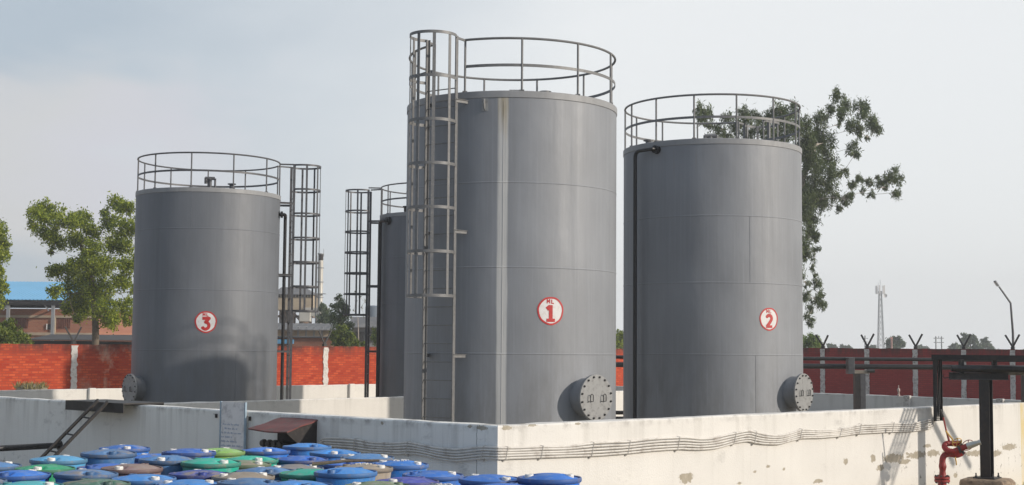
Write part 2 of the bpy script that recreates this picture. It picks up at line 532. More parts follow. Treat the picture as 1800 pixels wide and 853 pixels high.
WZ = 1.65                                              # near walls' top
CORNER = at(875, 748.5, 17.35); CORNER.z = 0
def ground_dir(px, py, z):                             # point seen at (px,py) lying at height z
    return on_plane(px, py, (0, 0, z), Vector((0, 0, 1)))
WZ = at(875, 748.5, 17.35).z
RE = ground_dir(1800, 708.5, WZ); RE.z = 0
LE = ground_dir(2, 698.5, WZ); LE.z = 0
dR = (RE - CORNER).normalized(); dL = (LE - CORNER).normalized()
nR = Vector((dR.y, -dR.x, 0)); nL = Vector((-dL.y, dL.x, 0))     # outward (towards the camera)
RE2 = CORNER + dR * 16.5; LE2 = CORNER + dL * 17.0
TH = 0.23
# mitre at the corner: distance along each wall to the inner corner
ca = dR.dot(dL); mit = TH * (1 + ca) / math.sqrt(1 - ca * ca)
def onR(px, py, off=0.0):
    """(along, z) on the right wall's outer face"""
    q = on_plane(px, py, CORNER + nR * off, nR)
    return (q - CORNER).dot(dR), q.z
def onL(px, py, off=0.0):
    q = on_plane(px, py, CORNER + nL * off, nL)
    return (q - CORNER).dot(dL), q.z
def PR(t, z, off=0.0): return CORNER + dR * t + nR * off + Vector((0, 0, z))
def PL(t, z, off=0.0): return CORNER + dL * t + nL * off + Vector((0, 0, z))

pat = []
for (px, py, rx, ry) in ((1207, 840, 18, 14), (1487, 812, 6, 9), (1535, 806, 7, 10), (1350, 820, 6, 5), (1378, 825, 4, 4), (1327, 829, 4, 4),
                         (1570, 806, 30, 12), (1612, 800, 26, 10), (1640, 797, 18, 9), (1665, 793, 14, 7), (1630, 784, 10, 5), (1712, 797, 18, 8),
                         (1548, 822, 10, 8), (1750, 797, 16, 8), (1775, 786, 22, 8), (1680, 836, 6, 7), (1440, 846, 14, 6), (1300, 850, 8, 4), (1590, 812, 16, 7)):
    u, z = onR(px, py)
    u2, _ = onR(px + rx * 0.62, py); _, z2 = onR(px, py - ry * 0.62)
    pat.append((u, z, abs(u2 - u), abs(z2 - z)))
sx_, _ = onR(1540, 800); _, sz_ = onR(1640, 800)
yel, _ = onR(1794, 740)
patl = []
for (px, py, rx, ry) in ((846, 752, 9, 4), (826, 750, 4, 3), (672, 744, 3, 3)):
    u, z = onL(px, py); u2, _ = onL(px + rx, py); _, z2 = onL(px, py - ry)
    patl.append((u, z, abs(u2 - u), abs(z2 - z)))
for (px, py, rx, ry) in ((891, 752, 8, 4), (936, 748, 8, 2), (1016, 745, 5, 2)):
    u, z = onR(px, py); u2, _ = onR(px + rx, py); _, z2 = onR(px, py - ry)
    pat.append((u, z, abs(u2 - u), abs(z2 - z)))
M['wall_r'] = whitewash('limewash_right', WZ, pat, 1.3, 0.8, band=(sx_, sz_), yellow=yel)
M['wall_l'] = whitewash('limewash_left', WZ, patl, 5.1, 1.2, base=(0.82, 0.80, 0.755), crack=onL(838, 800)[0], mould=0.55)
plan_wall('containment_wall', CORNER, RE2, WZ, TH, 1, M['wall_r'], 'sunlit whitewashed wall with peeling plaster and a fire monitor in front', m0=mit, seed=3)
plan_wall('containment_wall', CORNER, LE2, WZ, TH, -1, M['wall_l'], 'shaded grey whitewashed wall behind the blue drums, with a ladder on it', m0=mit, seed=4)

# inner dividing wall, and the two rear runs
IH = 1.40
ia = ground_dir(150, 712.5, IH); ib = ground_dir(712, 697.5, IH)
ia.z = ib.z = 0
dI = (ib - ia).normalized()
ia2 = ia - dI * 2.2
M['wall_i'] = whitewash('limewash_inner', IH, (), 8.2, 0.55)
plan_wall('dividing_wall', ia2, ib + dI * 9, IH, 0.2, 1, M['wall_i'], 'low cream wall between the near tanks and the rear tanks, striped by shadows', seed=5)
BH = 1.12
ba = ground_dir(2, 686.5, BH); bb = ground_dir(640, 675.8, BH); ba.z = bb.z = 0
dB = (bb - ba).normalized()
bc = ground_dir(1430, 691.0, BH); bd = ground_dir(1740, 702.0, BH); bc.z = bd.z = 0
dC = (bc - bd).normalized()
# where the two rear runs meet
den = dB.x * (-dC.y) + dC.x * dB.y
w = bc - ba
sB = (w.x * (-dC.y) + dC.x * w.y) / den
meet = ba + dB * sB
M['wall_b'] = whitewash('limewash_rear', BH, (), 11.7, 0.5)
M['wall_c'] = whitewash('limewash_rear_shade', BH, (), 14.1, 0.9, base=(0.66, 0.645, 0.61))  # copy of the rear limewash, shade darkened into its base
bw = plan_wall('containment_wall', ba - dB * 8, meet, BH, 0.22, 1, M['wall_b'], 'low cream wall at the foot of the orange brick wall', seed=6)
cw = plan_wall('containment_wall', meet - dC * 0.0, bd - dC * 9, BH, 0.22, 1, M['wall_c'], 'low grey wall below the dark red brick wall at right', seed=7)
# buttresses on the rear runs (parts)
def buttress(parent, wall_p, wall_d, wall_n, px, H, y, mat):
    q = on_plane(px, y, wall_p, wall_n)
    t = (q - wall_p).dot(wall_d)
    b = MB(); b.box((0, 0, 0), (0.24, 0.12, H + 0.06), bev=0.01)
    o = b.build('buttress', mat)
    o.parent = parent
    return o, t
for px in (160, 616):
    o, t = buttress(bw, ba - dB * 8, dB, Vector((dB.y, -dB.x, 0)), px, BH, 690, M['wall_b'])
    o.location = (t, -0.063, BH / 2)
nC = Vector((-(-dC).y, (-dC).x, 0))
for px in (1597, 1760):
    o, t = buttress(cw, meet, -dC, nC, px, BH, 705, M['post_grey'])
    o.location = (t, -0.063, BH / 2)

# ------------------------------------------------------------------ brick boundary wall
def boundary(name, p0, d, L, H, posts, mat, post_mat, label, arms=True, arm_w=0.05, rag=0.035):
    rz = math.atan2(d.y, d.x)
    t = thing(name, (p0.x, p0.y, 0), label, 'wall', rz=rz)
    b = MB()
    ts = sorted(posts)
    rnd = random.Random(len(ts))
    n = int(L / 0.3)
    vs = []
    for i in range(n + 1):
        x = L * i / n
        h = H + rnd.uniform(-0.012, 0.012)
        vs += [(x, 0, -0.2), (x, 0, h), (x, 0.23, h), (x, 0.23, -0.2)]
    fs = []
    for i in range(n):
        for j in range(3):
            fs.append((i * 4 + j, (i + 1) * 4 + j, (i + 1) * 4 + j + 1, i * 4 + j + 1))
    fs += [(0, 1, 2, 3), tuple(n * 4 + j for j in (3, 2, 1, 0))]
    b.add(vs, fs)
    b.build('brick_panel', mat, t, smooth=20)
    for x in ts:
        q = MB()
        # ragged rendered pier
        m = 26; pv = []; wv = [rnd.uniform(-rag, rag) for _ in range(2 * m + 2)]
        for k in range(m + 1):
            z = -0.1 + (H + 0.06) * k / m
            a, c = -0.115 + wv[2 * k], 0.115 + wv[2 * k + 1]
            pv += [(x + a, -0.035, z), (x + c, -0.035, z), (x + c, 0.0, z), (x + a, 0.0, z)]
        pf = []
        for k in range(m):
            for j in range(4):
                l = (j + 1) % 4
                pf.append((k * 4 + j, k * 4 + l, (k + 1) * 4 + l, (k + 1) * 4 + j))
        pf += [(0, 3, 2, 1), tuple(m * 4 + j for j in range(4))]
        q.add(pv, pf)
        po = q.build('post', post_mat, t, smooth=0)
        if arms:
            a = MB()
            a.box((x, 0.1, H + 0.05), (0.16, 0.16, 0.14), bev=0.01)
            tilt = rnd.uniform(-0.06, 0.06)
            a.bar((x, 0.1, H + 0.1), (x - 0.33 + tilt, 0.1, H + 0.66), arm_w, arm_w, (0, 1, 0))
            a.bar((x, 0.1, H + 0.1), (x + 0.30 + tilt, 0.1, H + 0.68 + tilt), arm_w, arm_w, (0, 1, 0))
            a.build('wire_arm', M['black_steel'], po)
    return t
BWH = 2.62
bl0 = at(2, 606, 52); bl0.z = 0
dBL = Vector((0.8, 0.6, 0))
nBL = Vector((0.6, -0.8, 0))
def tBL(px): return (on_plane(px, 640, bl0, nBL) - bl0).dot(dBL)
tl1, tl2 = tBL(130), tBL(572)
sp = (tl2 - tl1) / 3
br0 = at(1780, 615, 65); br0.z = 0
dBR = Vector((0.85, -0.53, 0)).normalized(); nBR = Vector((dBR.y, -dBR.x, 0))
den = dBL.x * (-dBR.y) + dBR.x * dBL.y
w = br0 - bl0
sM = (w.x * (-dBR.y) + dBR.x * w.y) / den
far = bl0 + dBL * sM
pre = 10.0
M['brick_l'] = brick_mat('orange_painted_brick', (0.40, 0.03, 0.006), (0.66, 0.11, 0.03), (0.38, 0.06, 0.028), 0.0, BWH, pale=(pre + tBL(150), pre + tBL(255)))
M['brick_r'] = brick_mat('shade_darkened_brick', (0.28, 0.018, 0.018), (0.36, 0.032, 0.028), (0.23, 0.022, 0.02), 3.0, BWH + 0.1)  # same paint as the left wall, its shade put into the colour
lp = [pre + tl1 + sp * k for k in range(-3, 9) if pre + tl1 + sp * k < sM + pre - 0.3]
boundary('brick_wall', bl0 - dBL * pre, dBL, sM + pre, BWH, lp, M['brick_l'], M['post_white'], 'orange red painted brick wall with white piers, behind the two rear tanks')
def tBR(px): return (on_plane(px, 640, br0, nBR) - far).dot(dBR)
rp = [tBR(x) for x in (1446, 1524, 1609, 1694, 1780)]
rs = (rp[-1] - rp[0]) / 4
rp += [rp[-1] + rs * k for k in (1, 2, 3)] + [rp[0] - rs * k for k in (1, 2)]
rp = [x for x in rp if x > 0.4]
boundary('brick_wall', far, dBR, max(rp) + 2, BWH + 0.12, rp, M['brick_r'], M['post_grey'], 'brick wall darkened to maroon for shade, with grey piers, at right behind the black pipes', arm_w=0.075, rag=0.014)

# ------------------------------------------------------------------ tanks
def strokes(mb, paths, w, z=0.0, to=lambda u, v: (u, 0, v)):
    """letter strokes: thick polylines with round joints, mapped by to(u, v)"""
    for pts in paths:
        for (a, b) in zip(pts, pts[1:]):
            ax, ay = a; bx, by = b
            L = math.hypot(bx - ax, by - ay)
            if L < 1e-6: continue
            n = max(1, int(L / 0.04))
            nx, ny = -(by - ay) / L * w / 2, (bx - ax) / L * w / 2
            vs = []
            for k in range(n + 1):
                f = k / n
                x, y = ax + (bx - ax) * f, ay + (by - ay) * f
                vs += [to(x + nx, y + ny), to(x - nx, y - ny)]
            mb.add(vs, [(2 * k, 2 * k + 1, 2 * k + 3, 2 * k + 2) for k in range(n)])
        for (x, y) in pts[1:-1]:
            mb.add([to(x + w / 2 * math.cos(a), y + w / 2 * math.sin(a)) for a in [2 * math.pi * k / 10 for k in range(10)]], [tuple(range(10))])
def arc(cx, cy, rx, ry, a0, a1, n=12):
    return [(cx + rx * math.cos(R(a0 + (a1 - a0) * k / n)), cy + ry * math.sin(R(a0 + (a1 - a0) * k / n))) for k in range(n + 1)]
DIGITS = {
    '1': ([[(0.0, -0.42), (0.0, 0.42)], [(-0.22, 0.2), (-0.02, 0.36)]], [[(-0.24, -0.38), (0.24, -0.38)]]),
    '2': ([arc(0.0, 0.16, 0.2, 0.2, 160, -25, 12) + [(0.02, -0.14), (-0.18, -0.36)]], [[(-0.25, -0.37), (0.25, -0.37)]]),
    '3': ([[(-0.24, 0.36), (0.22, 0.36), (-0.02, 0.1)] + arc(-0.02, -0.14, 0.23, 0.24, 75, -160, 12)], []),
}
def tank(name, cx, cy, R0, capz, seams, sign, sign_phi, sign_z, sign_r, man_phi, man_z, mat, label, rails, ladder, vents, pipes=(), vwelds=(), lug=None, posts=12, man_out=0.29, rail_mat='steel_grey'):
    th = math.atan2(-cx, cy)
    t = thing(name, (cx, cy, 0), label, 'storage tank', 'grey storage tanks', rz=th)
    def pol(phi, r, z):
        a = R(phi)
        return Vector((math.sin(a) * r, -math.cos(a) * r, z))
    # shell
    sh = MB()
    prof = [(R0, 0.0)]
    for z in seams:
        prof += [(R0, z - 0.016), (R0 + 0.005, z - 0.006), (R0 + 0.005, z + 0.006), (R0, z + 0.016)]
    prof += [(R0, capz - 0.1)]
    sh.lathe(prof, 144)
    for (phi, z0, z1) in vwelds:
        sh.tube([pol(phi, R0 + 0.001, z0 + (z1 - z0) * k / 6) for k in range(7)], 0.0045, 6)
    sh.build('shell', mat, t, smooth=7)
    # roof with curb band
    rf = MB()
    rf.lathe([(R0 + 0.002, capz - 0.13), (R0 + 0.010, capz - 0.13), (R0 + 0.014, capz - 0.124), (R0 + 0.014, capz - 0.01), (R0 + 0.008, capz), (R0 - 0.05, capz + 0.004), (0.35, capz + 0.1), (0.0, capz + 0.11)], 144)
    rfo = rf.build('roof', M['tank_roof'], t, smooth=30)
    # number sign
    r0 = sign_r
    def cyl_map(u, v, dr):
        a = R(sign_phi) + u / R0
        return (math.sin(a) * (R0 + dr), -math.cos(a) * (R0 + dr), sign_z + v)
    d = MB(); vs = [cyl_map(0, 0, 0.004)]; fs = []
    N, K = 40, 5
    for i in range(1, K + 1):
        for k in range(N):
            a = 2 * math.pi * k / N
            vs.append(cyl_map(r0 * i / K * math.cos(a), r0 * i / K * math.sin(a), 0.004))
    for k in range(N): fs.append((0, 1 + k, 1 + (k + 1) % N))
    for i in range(1, K):
        for k in range(N):
            l = (k + 1) % N
            fs.append((1 + (i - 1) * N + k, 1 + i * N + k, 1 + i * N + l, 1 + (i - 1) * N + l))
    d.add(vs, fs)
    so = d.build('number_sign', M['sign_white'], t, smooth=0) if sign else None
    if sign:
        so['label'] = 'white disc with red rim reading ML %s' % sign
        q = MB(); vs = []
        for rr in (r0 * 0.9, r0 * 1.03):
            for k in range(N):
                a = 2 * math.pi * k / N
                w_ = 1 + 0.012 * math.sin(3 * a + len(name)) + 0.01 * math.sin(7 * a)
                vs.append(cyl_map(rr * w_ * math.cos(a), rr * w_ * math.sin(a), 0.007))
        q.add(vs, [(k, N + k, N + (k + 1) % N, (k + 1) % N) for k in range(N)])
        q.build('sign_rim', M['sign_red'], so, smooth=0)
        q = MB()
        s1 = r0 * 1.38
        big, bar_ = DIGITS[sign]
        oy = -0.16 * r0
        strokes(q, big, 0.2 * s1, to=lambda u, v: cyl_map(u, v, 0.0085)) if False else None
        strokes(q, [[(x * s1, y * s1 + oy) for (x, y) in pth] for pth in big], 0.215 * s1, to=lambda u, v: cyl_map(u, v, 0.0085))
        strokes(q, [[(x * s1, y * s1 + oy) for (x, y) in pth] for pth in bar_], 0.17 * s1, to=lambda u, v: cyl_map(u, v, 0.0095))
        s2 = r0 * 0.24; oy2 = r0 * 0.68
        Mm = [[(-1.15, -0.6), (-1.15, 0.6), (-0.75, -0.1), (-0.35, 0.6), (-0.35, -0.6)]]
        Ll = [[(0.3, 0.6), (0.3, -0.55), (1.0, -0.55)]]
        strokes(q, [[(x * s2, y * s2 + oy2) for (x, y) in pth] for pth in Mm + Ll], 0.3 * s2, to=lambda u, v: cyl_map(u, v, 0.0085))
        q.build('lettering', M['sign_red'], so, smooth=0)
    # manhole
    if man_phi is not None:
        a = R(man_phi)
        O = Vector((math.sin(a), -math.cos(a), 0)); T = Vector((math.cos(a), math.sin(a), 0)); Z = Vector((0, 0, 1))
        ax = (T, Z, O)
        mc = pol(man_phi, 0, man_z)
        rr = 0.425
        m_ = MB()
        m_.lathe([(0.36, R0 - 0.35), (0.36, R0 + man_out - 0.05), (rr, R0 + man_out - 0.05), (rr, R0 + man_out - 0.02)], 40, mc, ax)
        mo = m_.build('manhole', mat, t)
        c_ = MB()
        c_.lathe([(rr, R0 + man_out - 0.018), (rr + 0.003, R0 + man_out - 0.012), (rr + 0.003, R0 + man_out + 0.014), (rr - 0.004, R0 + man_out + 0.02)], 40, mc, ax, cap0=True, cap1=True)
        co_ = c_.build('cover', M['cover'], mo)
        for k in range(16):
            b_ = MB()
            an = 2 * math.pi * (k + 0.5) / 16
            q = mc + (T * math.cos(an) + Z * math.sin(an)) * 0.385
            b_.cyl(q + O * (R0 + man_out - 0.075), q + O * (R0 + man_out + 0.05), 0.013, 6)
            b_.cyl(q + O * (R0 + man_out + 0.021), q + O * (R0 + man_out + 0.036), 0.022, 6)
            b_.build('bolt', M['bolt'], mo)
        for sx in (-1, 1):
            h = MB(); q = mc + T * (0.17 * sx) + O * (R0 + man_out + 0.02)
            h.tube([q + Z * -0.07 + T * -0.035, q + Z * -0.07 + T * -0.035 + O * 0.05, q + Z * 0.03 + T * -0.035 + O * 0.05] +
                   [q + T * (-0.035 * math.cos(R(z))) + Z * (0.03 + 0.035 * math.sin(R(z))) + O * 0.05 for z in (30, 60, 90, 120, 150)] +
                   [q + Z * 0.03 + T * 0.035 + O * 0.05, q + Z * -0.07 + T * 0.035 + O * 0.05, q + Z * -0.07 + T * 0.035], 0.009, 6)
            h.build('handle', M['bolt'], mo)
    # railing
    (pa, pb, off, step) = rails
    rm = M[rail_mat]
    top = capz + 1.0; mid = capz + 0.49; rr = R0 - 0.03
    n = max(24, int((pb - pa) / 3))
    r_ = MB(); r_.tube([pol(pa + (pb - pa) * k / n, rr, top) for k in range(n + 1)], 0.024, 8)
    ro = r_.build('railing', rm, t)
    r_ = MB(); r_.flat([pol(pa + (pb - pa) * k / n, rr, mid) for k in range(n + 1)], 0.055, 0.012)
    r_.build('mid_rail', rm, ro)
    ph = [pa, pb]
    x = off
    while x < pb - 6:
        if x > pa + 6: ph.append(x)
        x += step
    for x in ph:
        q = MB(); q.cyl(pol(x, rr, capz - 0.02), pol(x, rr, top), 0.021, 8)
        q.box(pol(x, rr, capz + 0.01), (0.09, 0.09, 0.02))
        q.build('post', rm, ro)
    # ladder with safety cage
    if ladder:
        lp, lr, rc, hz0, hz1, nh, lw, foot = ladder
        a = R(lp)
        O = Vector((math.sin(a), -math.cos(a), 0)); T = Vector((math.cos(a), math.sin(a), 0))
        Zv = Vector((0, 0, 1))
        base = O * lr
        l_ = MB()
        for sgn in (-1, 1):
            q = base + T * (sgn * lw / 2)
            l_.bar(q + Zv * foot, q + Zv * (hz1 + 0.02), 0.075, 0.022, O)
            l_.bar(q + T * (-sgn * 0.022) + O * -0.03 + Zv * foot, q + T * (-sgn * 0.022) + O * -0.03 + Zv * (hz1 + 0.02), 0.012, 0.05, O)
        lo = l_.build('caged_ladder', rm, t)
        z = foot + 0.25
        while z < capz + 0.1:
            q = MB(); q.cyl(base + T * (-lw / 2) + Zv * z, base + T * (lw / 2) + Zv * z, 0.011, 6)
            q.build('rung', rm, lo)
            z += 0.34
        h = math.sqrt(rc * rc - (lw / 2) ** 2)
        cc = base + O * h
        a0 = -math.asin(h / rc)
        def cage(f, z):
            an = a0 + (math.pi - 2 * a0) * f
            return cc + T * (rc * math.cos(an)) + O * (rc * math.sin(an)) + Zv * z
        for i in range(nh):
            z = hz0 + (hz1 - hz0) * i / (nh - 1)
            q = MB(); q.flat([cage(k / 28, z) for k in range(29)], 0.055, 0.009)
            q.build('hoop', rm, lo)
        for f in (0.17, 0.34, 0.5, 0.66, 0.83):
            an = a0 + (math.pi - 2 * a0) * f
            nrm = T * math.cos(an) + O * math.sin(an)
            p0 = cage(f, hz0 - 0.025) - nrm * 0.011
            q = MB(); q.bar(p0, p0 + Zv * (hz1 - hz0 + 0.05), 0.012, 0.06, nrm)
            q.build('strap', rm, lo)
        for z in (foot + 0.2, foot + 2.6 - 0.2, foot + 4.9 - 0.2, capz - 0.2):
            for sgn in (-1, 1):
                q = MB()
                p0 = base + T * (sgn * (lw / 2 + 0.012)) + Zv * z
                p1 = p0 + T * (sgn * 0.07) - O * (lr - R0 * math.cos(min(1.2, (lw / 2 + 0.08) / R0)) + 0.02)
                q.bar(p0 + O * 0.02, p1, 0.055, 0.008, Zv)
                q.bar(p0 + O * 0.02 + Zv * 0.03, p1 + Zv * 0.03, 0.008, 0.05, Zv)
                q.build('bracket', rm, lo)
        # hand hold from the railing across to the stiles
        for (sgn, pe) in ((1, ladder_gap(lp, rails)[0]), (-1, ladder_gap(lp, rails)[1])):
            q = MB(); q.bar(pol(pe, rr, top - 0.01), base + T * (sgn * lw / 2) + Zv * (top - 0.01), 0.045, 0.02, Zv)
            q.build('hand_hold', rm, lo)
    # roof fittings
    for (kind, phi, r, hgt) in vents:
        q = MB()
        c = pol(phi, r, capz + 0.02 + 0.08 * (1 - r / R0))
        if kind == 'goose':
            x = Vector((1, 0, 0))
            q.cyl(c, c + Vector((0, 0, hgt)), 0.055, 14)
            q.cyl(c + Vector((0, 0, 0.0)), c + Vector((0, 0, 0.05)), 0.1, 14)
            q.tube([c + Vector((0, 0, hgt)) + x * s_ for s_ in (-0.14, 0.0, 0.14)], 0.05, 12)
            q.cyl(c + Vector((-0.12, 0, hgt + .02)), c + Vector((-0.12, 0, hgt - 0.16)), 0.045, 12)
            q.cyl(c + Vector((0.15, 0, 0)), c + Vector((0.15, 0, hgt)), 0.03, 10)
        elif kind == 'box':
            q.box(c + Vector((0, 0, hgt / 2)), (0.3, 0.3, hgt), bev=0.02)
            q.cyl(c + Vector((0, 0, hgt)), c + Vector((0, 0, hgt + 0.04)), 0.19, 14)
        else:
            q.cyl(c, c + Vector((0, 0, hgt)), 0.07, 12)
            q.cyl(c + Vector((0, 0, hgt)), c + Vector((0, 0, hgt + 0.03)), 0.12, 12)
        q.build('vent', M['black_steel'] if kind == 'box' else rm, t)
    if lug is not None:
        q = MB(); c = pol(lug, R0, capz - 0.26); a = R(lug)
        O = Vector((math.sin(a), -math.cos(a), 0)); T = Vector((math.cos(a), math.sin(a), 0))
        pts = [(0, 0.1), (0.09, 0.1), (0.1, 0.02), (0.06, -0.07), (0.0, -0.12)]
        vs = [c + O * u + Vector((0, 0, v)) + T * s_ for s_ in (-0.009, 0.009) for (u, v) in pts]
        q.add(vs, [(0, 1, 2, 3, 4), (9, 8, 7, 6, 5)] + [(k, 5 + k, 5 + (k + 1) % 5, (k + 1) % 5) for k in range(5)])
        q.box(c + O * 0.006 + T * -0.0, (0.12, 0.24, 0.01), (T, Vector((0, 0, 1)), O))
        q.build('lifting_lug', M['cover'], t, smooth=0)
    for (phi_e, phi_d, ro_, ztop, rad) in pipes:
        q = MB()
        pts = [pol(phi_e, R0 - 0.05, ztop), pol(phi_e, R0 + ro_ - 0.03, ztop)]
        m = 10
        for k in range(m + 1):
            pts.append(pol(phi_e + (phi_d - phi_e) * k / m, R0 + ro_, ztop + 0.0))
        e = pol(phi_d, R0 + ro_, ztop)
        s_ = 1 if phi_d > phi_e else -1
        for k in range(1, 6):
            an = R(18 * k)
            pts.append(pol(phi_d + s_ * math.degrees(0.14 * math.sin(an) / R0), R0 + ro_, ztop - 0.14 * (1 - math.cos(an))))
        pts.append(pol(phi_d + s_ * math.degrees(0.14 / R0), R0 + ro_, 0.0))
        q.tube(pts, rad, 12)
        po = q.build('inlet_pipe', M['black_paint'], t)
        q = MB()
        a = R(phi_e); O = Vector((math.sin(a), -math.cos(a), 0))
        c = pol(phi_e, R0, ztop)
        q.cyl(c, c + O * 0.012, rad * 2.3, 18)
        q.cyl(c + O * 0.05, c + O * 0.075, rad * 2.0, 18); q.cyl(c + O * 0.08, c + O * 0.105, rad * 2.0, 18)
        q.build('flange', M['black_paint'], po)
    return t
def ladder_gap(lp, rails):
    """railing ends either side of the ladder (right end, left end)"""
    a, b = rails[0], rails[1]
    return (a, b)
M['tank_roof'] = tank_paint('tank_roof_paint', (0.25, 0.252, 0.256), 9.0)
M['cover'] = plain('tank_cover_paint', (0.30, 0.30, 0.295), 0.5, 0.1, 5, 0.2, dirt=(0.2, 0.195, 0.19))
M['tank_a'] = tank_paint('tank_paint_streaked', (0.212, 0.222, 0.24), 1.0, streak=(R(-4.4), 0.052))
M['tank_b'] = tank_paint('tank_paint_weathered', (0.212, 0.222, 0.24), 5.0)
M['tank_c'] = tank_paint('tank_paint_dull', (0.13, 0.14, 0.157), 12.0)

tank('storage_tank', -0.02, 28.1, 2.1, 7.40, (0.93, 2.5, 4.1, 5.68), '1', 20.8, 3.30, 0.255, 42, 1.70, M['tank_a'],
     'tallest looking grey tank marked ML 1, nearest the wall corner, with a caged ladder',
     (-25.5, 314.0, 5.0, 32.0), (-35, 2.32, 0.44, 3.55, 8.41, 7, 0.7, 0.05), (('goose', 4, 1.2, 0.08), ('short', 25, 1.5, 0.05), ('short', 190, 1.2, 0.12)),
     vwelds=((-4.2, 0.0, 7.2),), lug=-14)
tank('storage_tank', 4.76, 33.4, 2.1, 7.34, (0.9, 2.5, 4.1, 5.6), '2', 36.8, 3.30, 0.25, 58, 1.66, M['tank_b'],
     'grey tank marked ML 2, in front of the eucalyptus, with a black pipe down it',
     (161.0, 502.0, 190.0, 26.5), (151, 2.32, 0.44, 3.7, 8.33, 7, 0.7, 0.05), (('goose', -2, 0.9, 0.16), ('short', -60, 1.7, 0.1)),
     pipes=((-36, -47, 0.16, 7.15, 0.045),), vwelds=((27, 0.0, 2.5), (23.5, 4.1, 5.6)))
tank('storage_tank', -9.12, 42.1, 2.12, 7.12, (0.9, 2.47, 4.2, 5.95), '3', 0.0, 3.28, 0.30, -60, 1.36, M['tank_c'],
     'grey tank marked ML 3, leftmost tank, with the manhole at its left edge',
     (101.0, 446.0, 148.0, 33.0), (94, 2.50, 0.5, 3.68, 8.1, 7, 0.7, 0.05), (('goose', 2, 0.6, 0.36), ('short', 30, 1.3, 0.16)),
     pipes=((78, 85, 0.16, 6.55, 0.05),), vwelds=((-13, 5.95, 7.0), (24, 0.0, 2.47)), rail_mat='steel_dark')
tank('storage_tank', -2.59, 49.9, 2.1, 7.24, (0.9, 2.5, 4.1, 5.7), None, 0.0, 3.28, 0.25, None, 1.60, M['tank_c'],
     'grey tank without a visible number, farthest back, half hidden by the ML 1 tank',
     (-86.0, 262.0, -60.0, 30.0), (-94, 2.50, 0.5, 3.74, 8.15, 7, 0.7, 0.05), (('box', -38, 1.75, 0.16),),
     pipes=((-56, -62, 0.16, 6.98, 0.065),), rail_mat='steel_dark')
# ------------------------------------------------------------------ crossing steps over the left wall
def ptL(px, py, off=0.0):
    t, z = onL(px, py, off)
    return PL(t, z, off)
a0 = ptL(130, 706, 0.12); a1 = ptL(232, 711, 0.12)
ctr = (a0 + a1) / 2; wid = (a1 - a0).length; zt = WZ + 0.035
st = thing('crossing_steps', PL((ctr - CORNER).dot(dL), 0, 0.5), 'black steel platform over the left wall with a steep ladder leaning on it', 'steps')
bs = st.location
ax = (dL, nL, Vector((0, 0, 1)))
q = MB()
pc = CORNER + dL * (ctr - CORNER).dot(dL)
q.box(pc + nL * -0.1 + Vector((0, 0, zt - 0.012)), (wid, 0.75, 0.02), ax)
q.box(pc + nL * 0.27 + Vector((0, 0, zt - 0.085)), (wid, 0.012, 0.145), ax)
q.box(pc + nL * -0.47 + Vector((0, 0, zt - 0.085)), (wid, 0.012, 0.145), ax)
q.build('platform', M['black_steel'], st, base=bs)
stp = []
for (px, py) in ((171, 704), (188, 707)):
    t, z = onL(px, py, 0.3)
    stp.append(PL(t, z, 0.29))
for i, p0 in enumerate(stp):
    d_ = (nL * 1.0 + Vector((0, 0, -0.94)) + dL * 0.06)
    k = p0.z / -d_.z
    q = MB(); q.bar(p0, p0 + d_ * k, 0.05, 0.022, nL)
    q.bar(p0 + Vector((0, 0, .02)) , p0 + d_ * k + Vector((0, 0, .02)), 0.012, 0.05, nL)
    q.build('stringer', M['black_steel'], st, base=bs)
for k in range(1, 7):
    q = MB()
    d_ = (nL * 1.0 + Vector((0, 0, -0.94)) + dL * 0.06) * (0.27 * k)
    if (stp[0] + d_).z < 0.08: break
    q.cyl(stp[0] + d_, stp[1] + d_, 0.014, 6)
    q.build('rung', M['black_steel'], st, base=bs)

# pipe out of the wall at left
t_, z_ = onL(106, 783)
pw = PL(t_, z_, 0)
pp = MB()
e = pw + nL * 2.6
e.z -= 0.02
pp.tube([pw - nL * 0.05, pw + nL * 1.2, e], 0.05, 14)
pp.cyl(pw + nL * 0.002, pw + nL * 0.03, 0.085, 18)
o = pp.build('pipe', M['black_paint'], base=tuple(pw))
tag(o, 'thick black pipe running out of the wall below the ladder at far left', 'pipe')

# ------------------------------------------------------------------ notice board
t1, zt1 = onL(389, 706, 0.06); t2, _ = onL(432, 708, 0.06)
wb = abs(t1 - t2); tm = (t1 + t2) / 2
zt = zt1
nb = thing('notice_board', PL(tm, 0.0, 0.06), 'pale worn notice board with faded blue lines of writing, standing against the left wall', 'notice board')
bs = tuple(nb.location)
ax = (dL, nL, Vector((0, 0, 1)))
zb = zt - 1.25
M['board'] = plain('faded_board', (0.80, 0.78, 0.77), 0.45, 0.08, 3, dirt=(0.52, 0.5, 0.5))
M['board_frame'] = plain('blue_grey_frame', (0.30, 0.40, 0.48), 0.5, 0.2, 8)
M['faded_ink'] = plain('faded_blue_ink', (0.36, 0.42, 0.54), 0.6, 0.2, 30)
q = MB(); q.box(PL(tm, (zt + zb) / 2, 0.06), (wb, 0.012, zt - zb), ax)
q.build('panel', M['board'], nb, base=bs)
for s_ in (-1, 1):
    q = MB(); q.box(PL(tm + s_ * (wb / 2 - 0.001), zt / 2, 0.06), (0.022, 0.03, zt + 0.01), ax)
    q.build('frame_post', M['board_frame'], nb, base=bs)
rnd = random.Random(5)
rows = [(0.10, 0.82), (0.17, 0.7), (0.04, 0.9), (0.04, 0.5), (0.04, 0.68), (0.04, 0.98), (0.04, 0.9), (0.04, 0.32), (0.04, 0.85)]
q = MB()
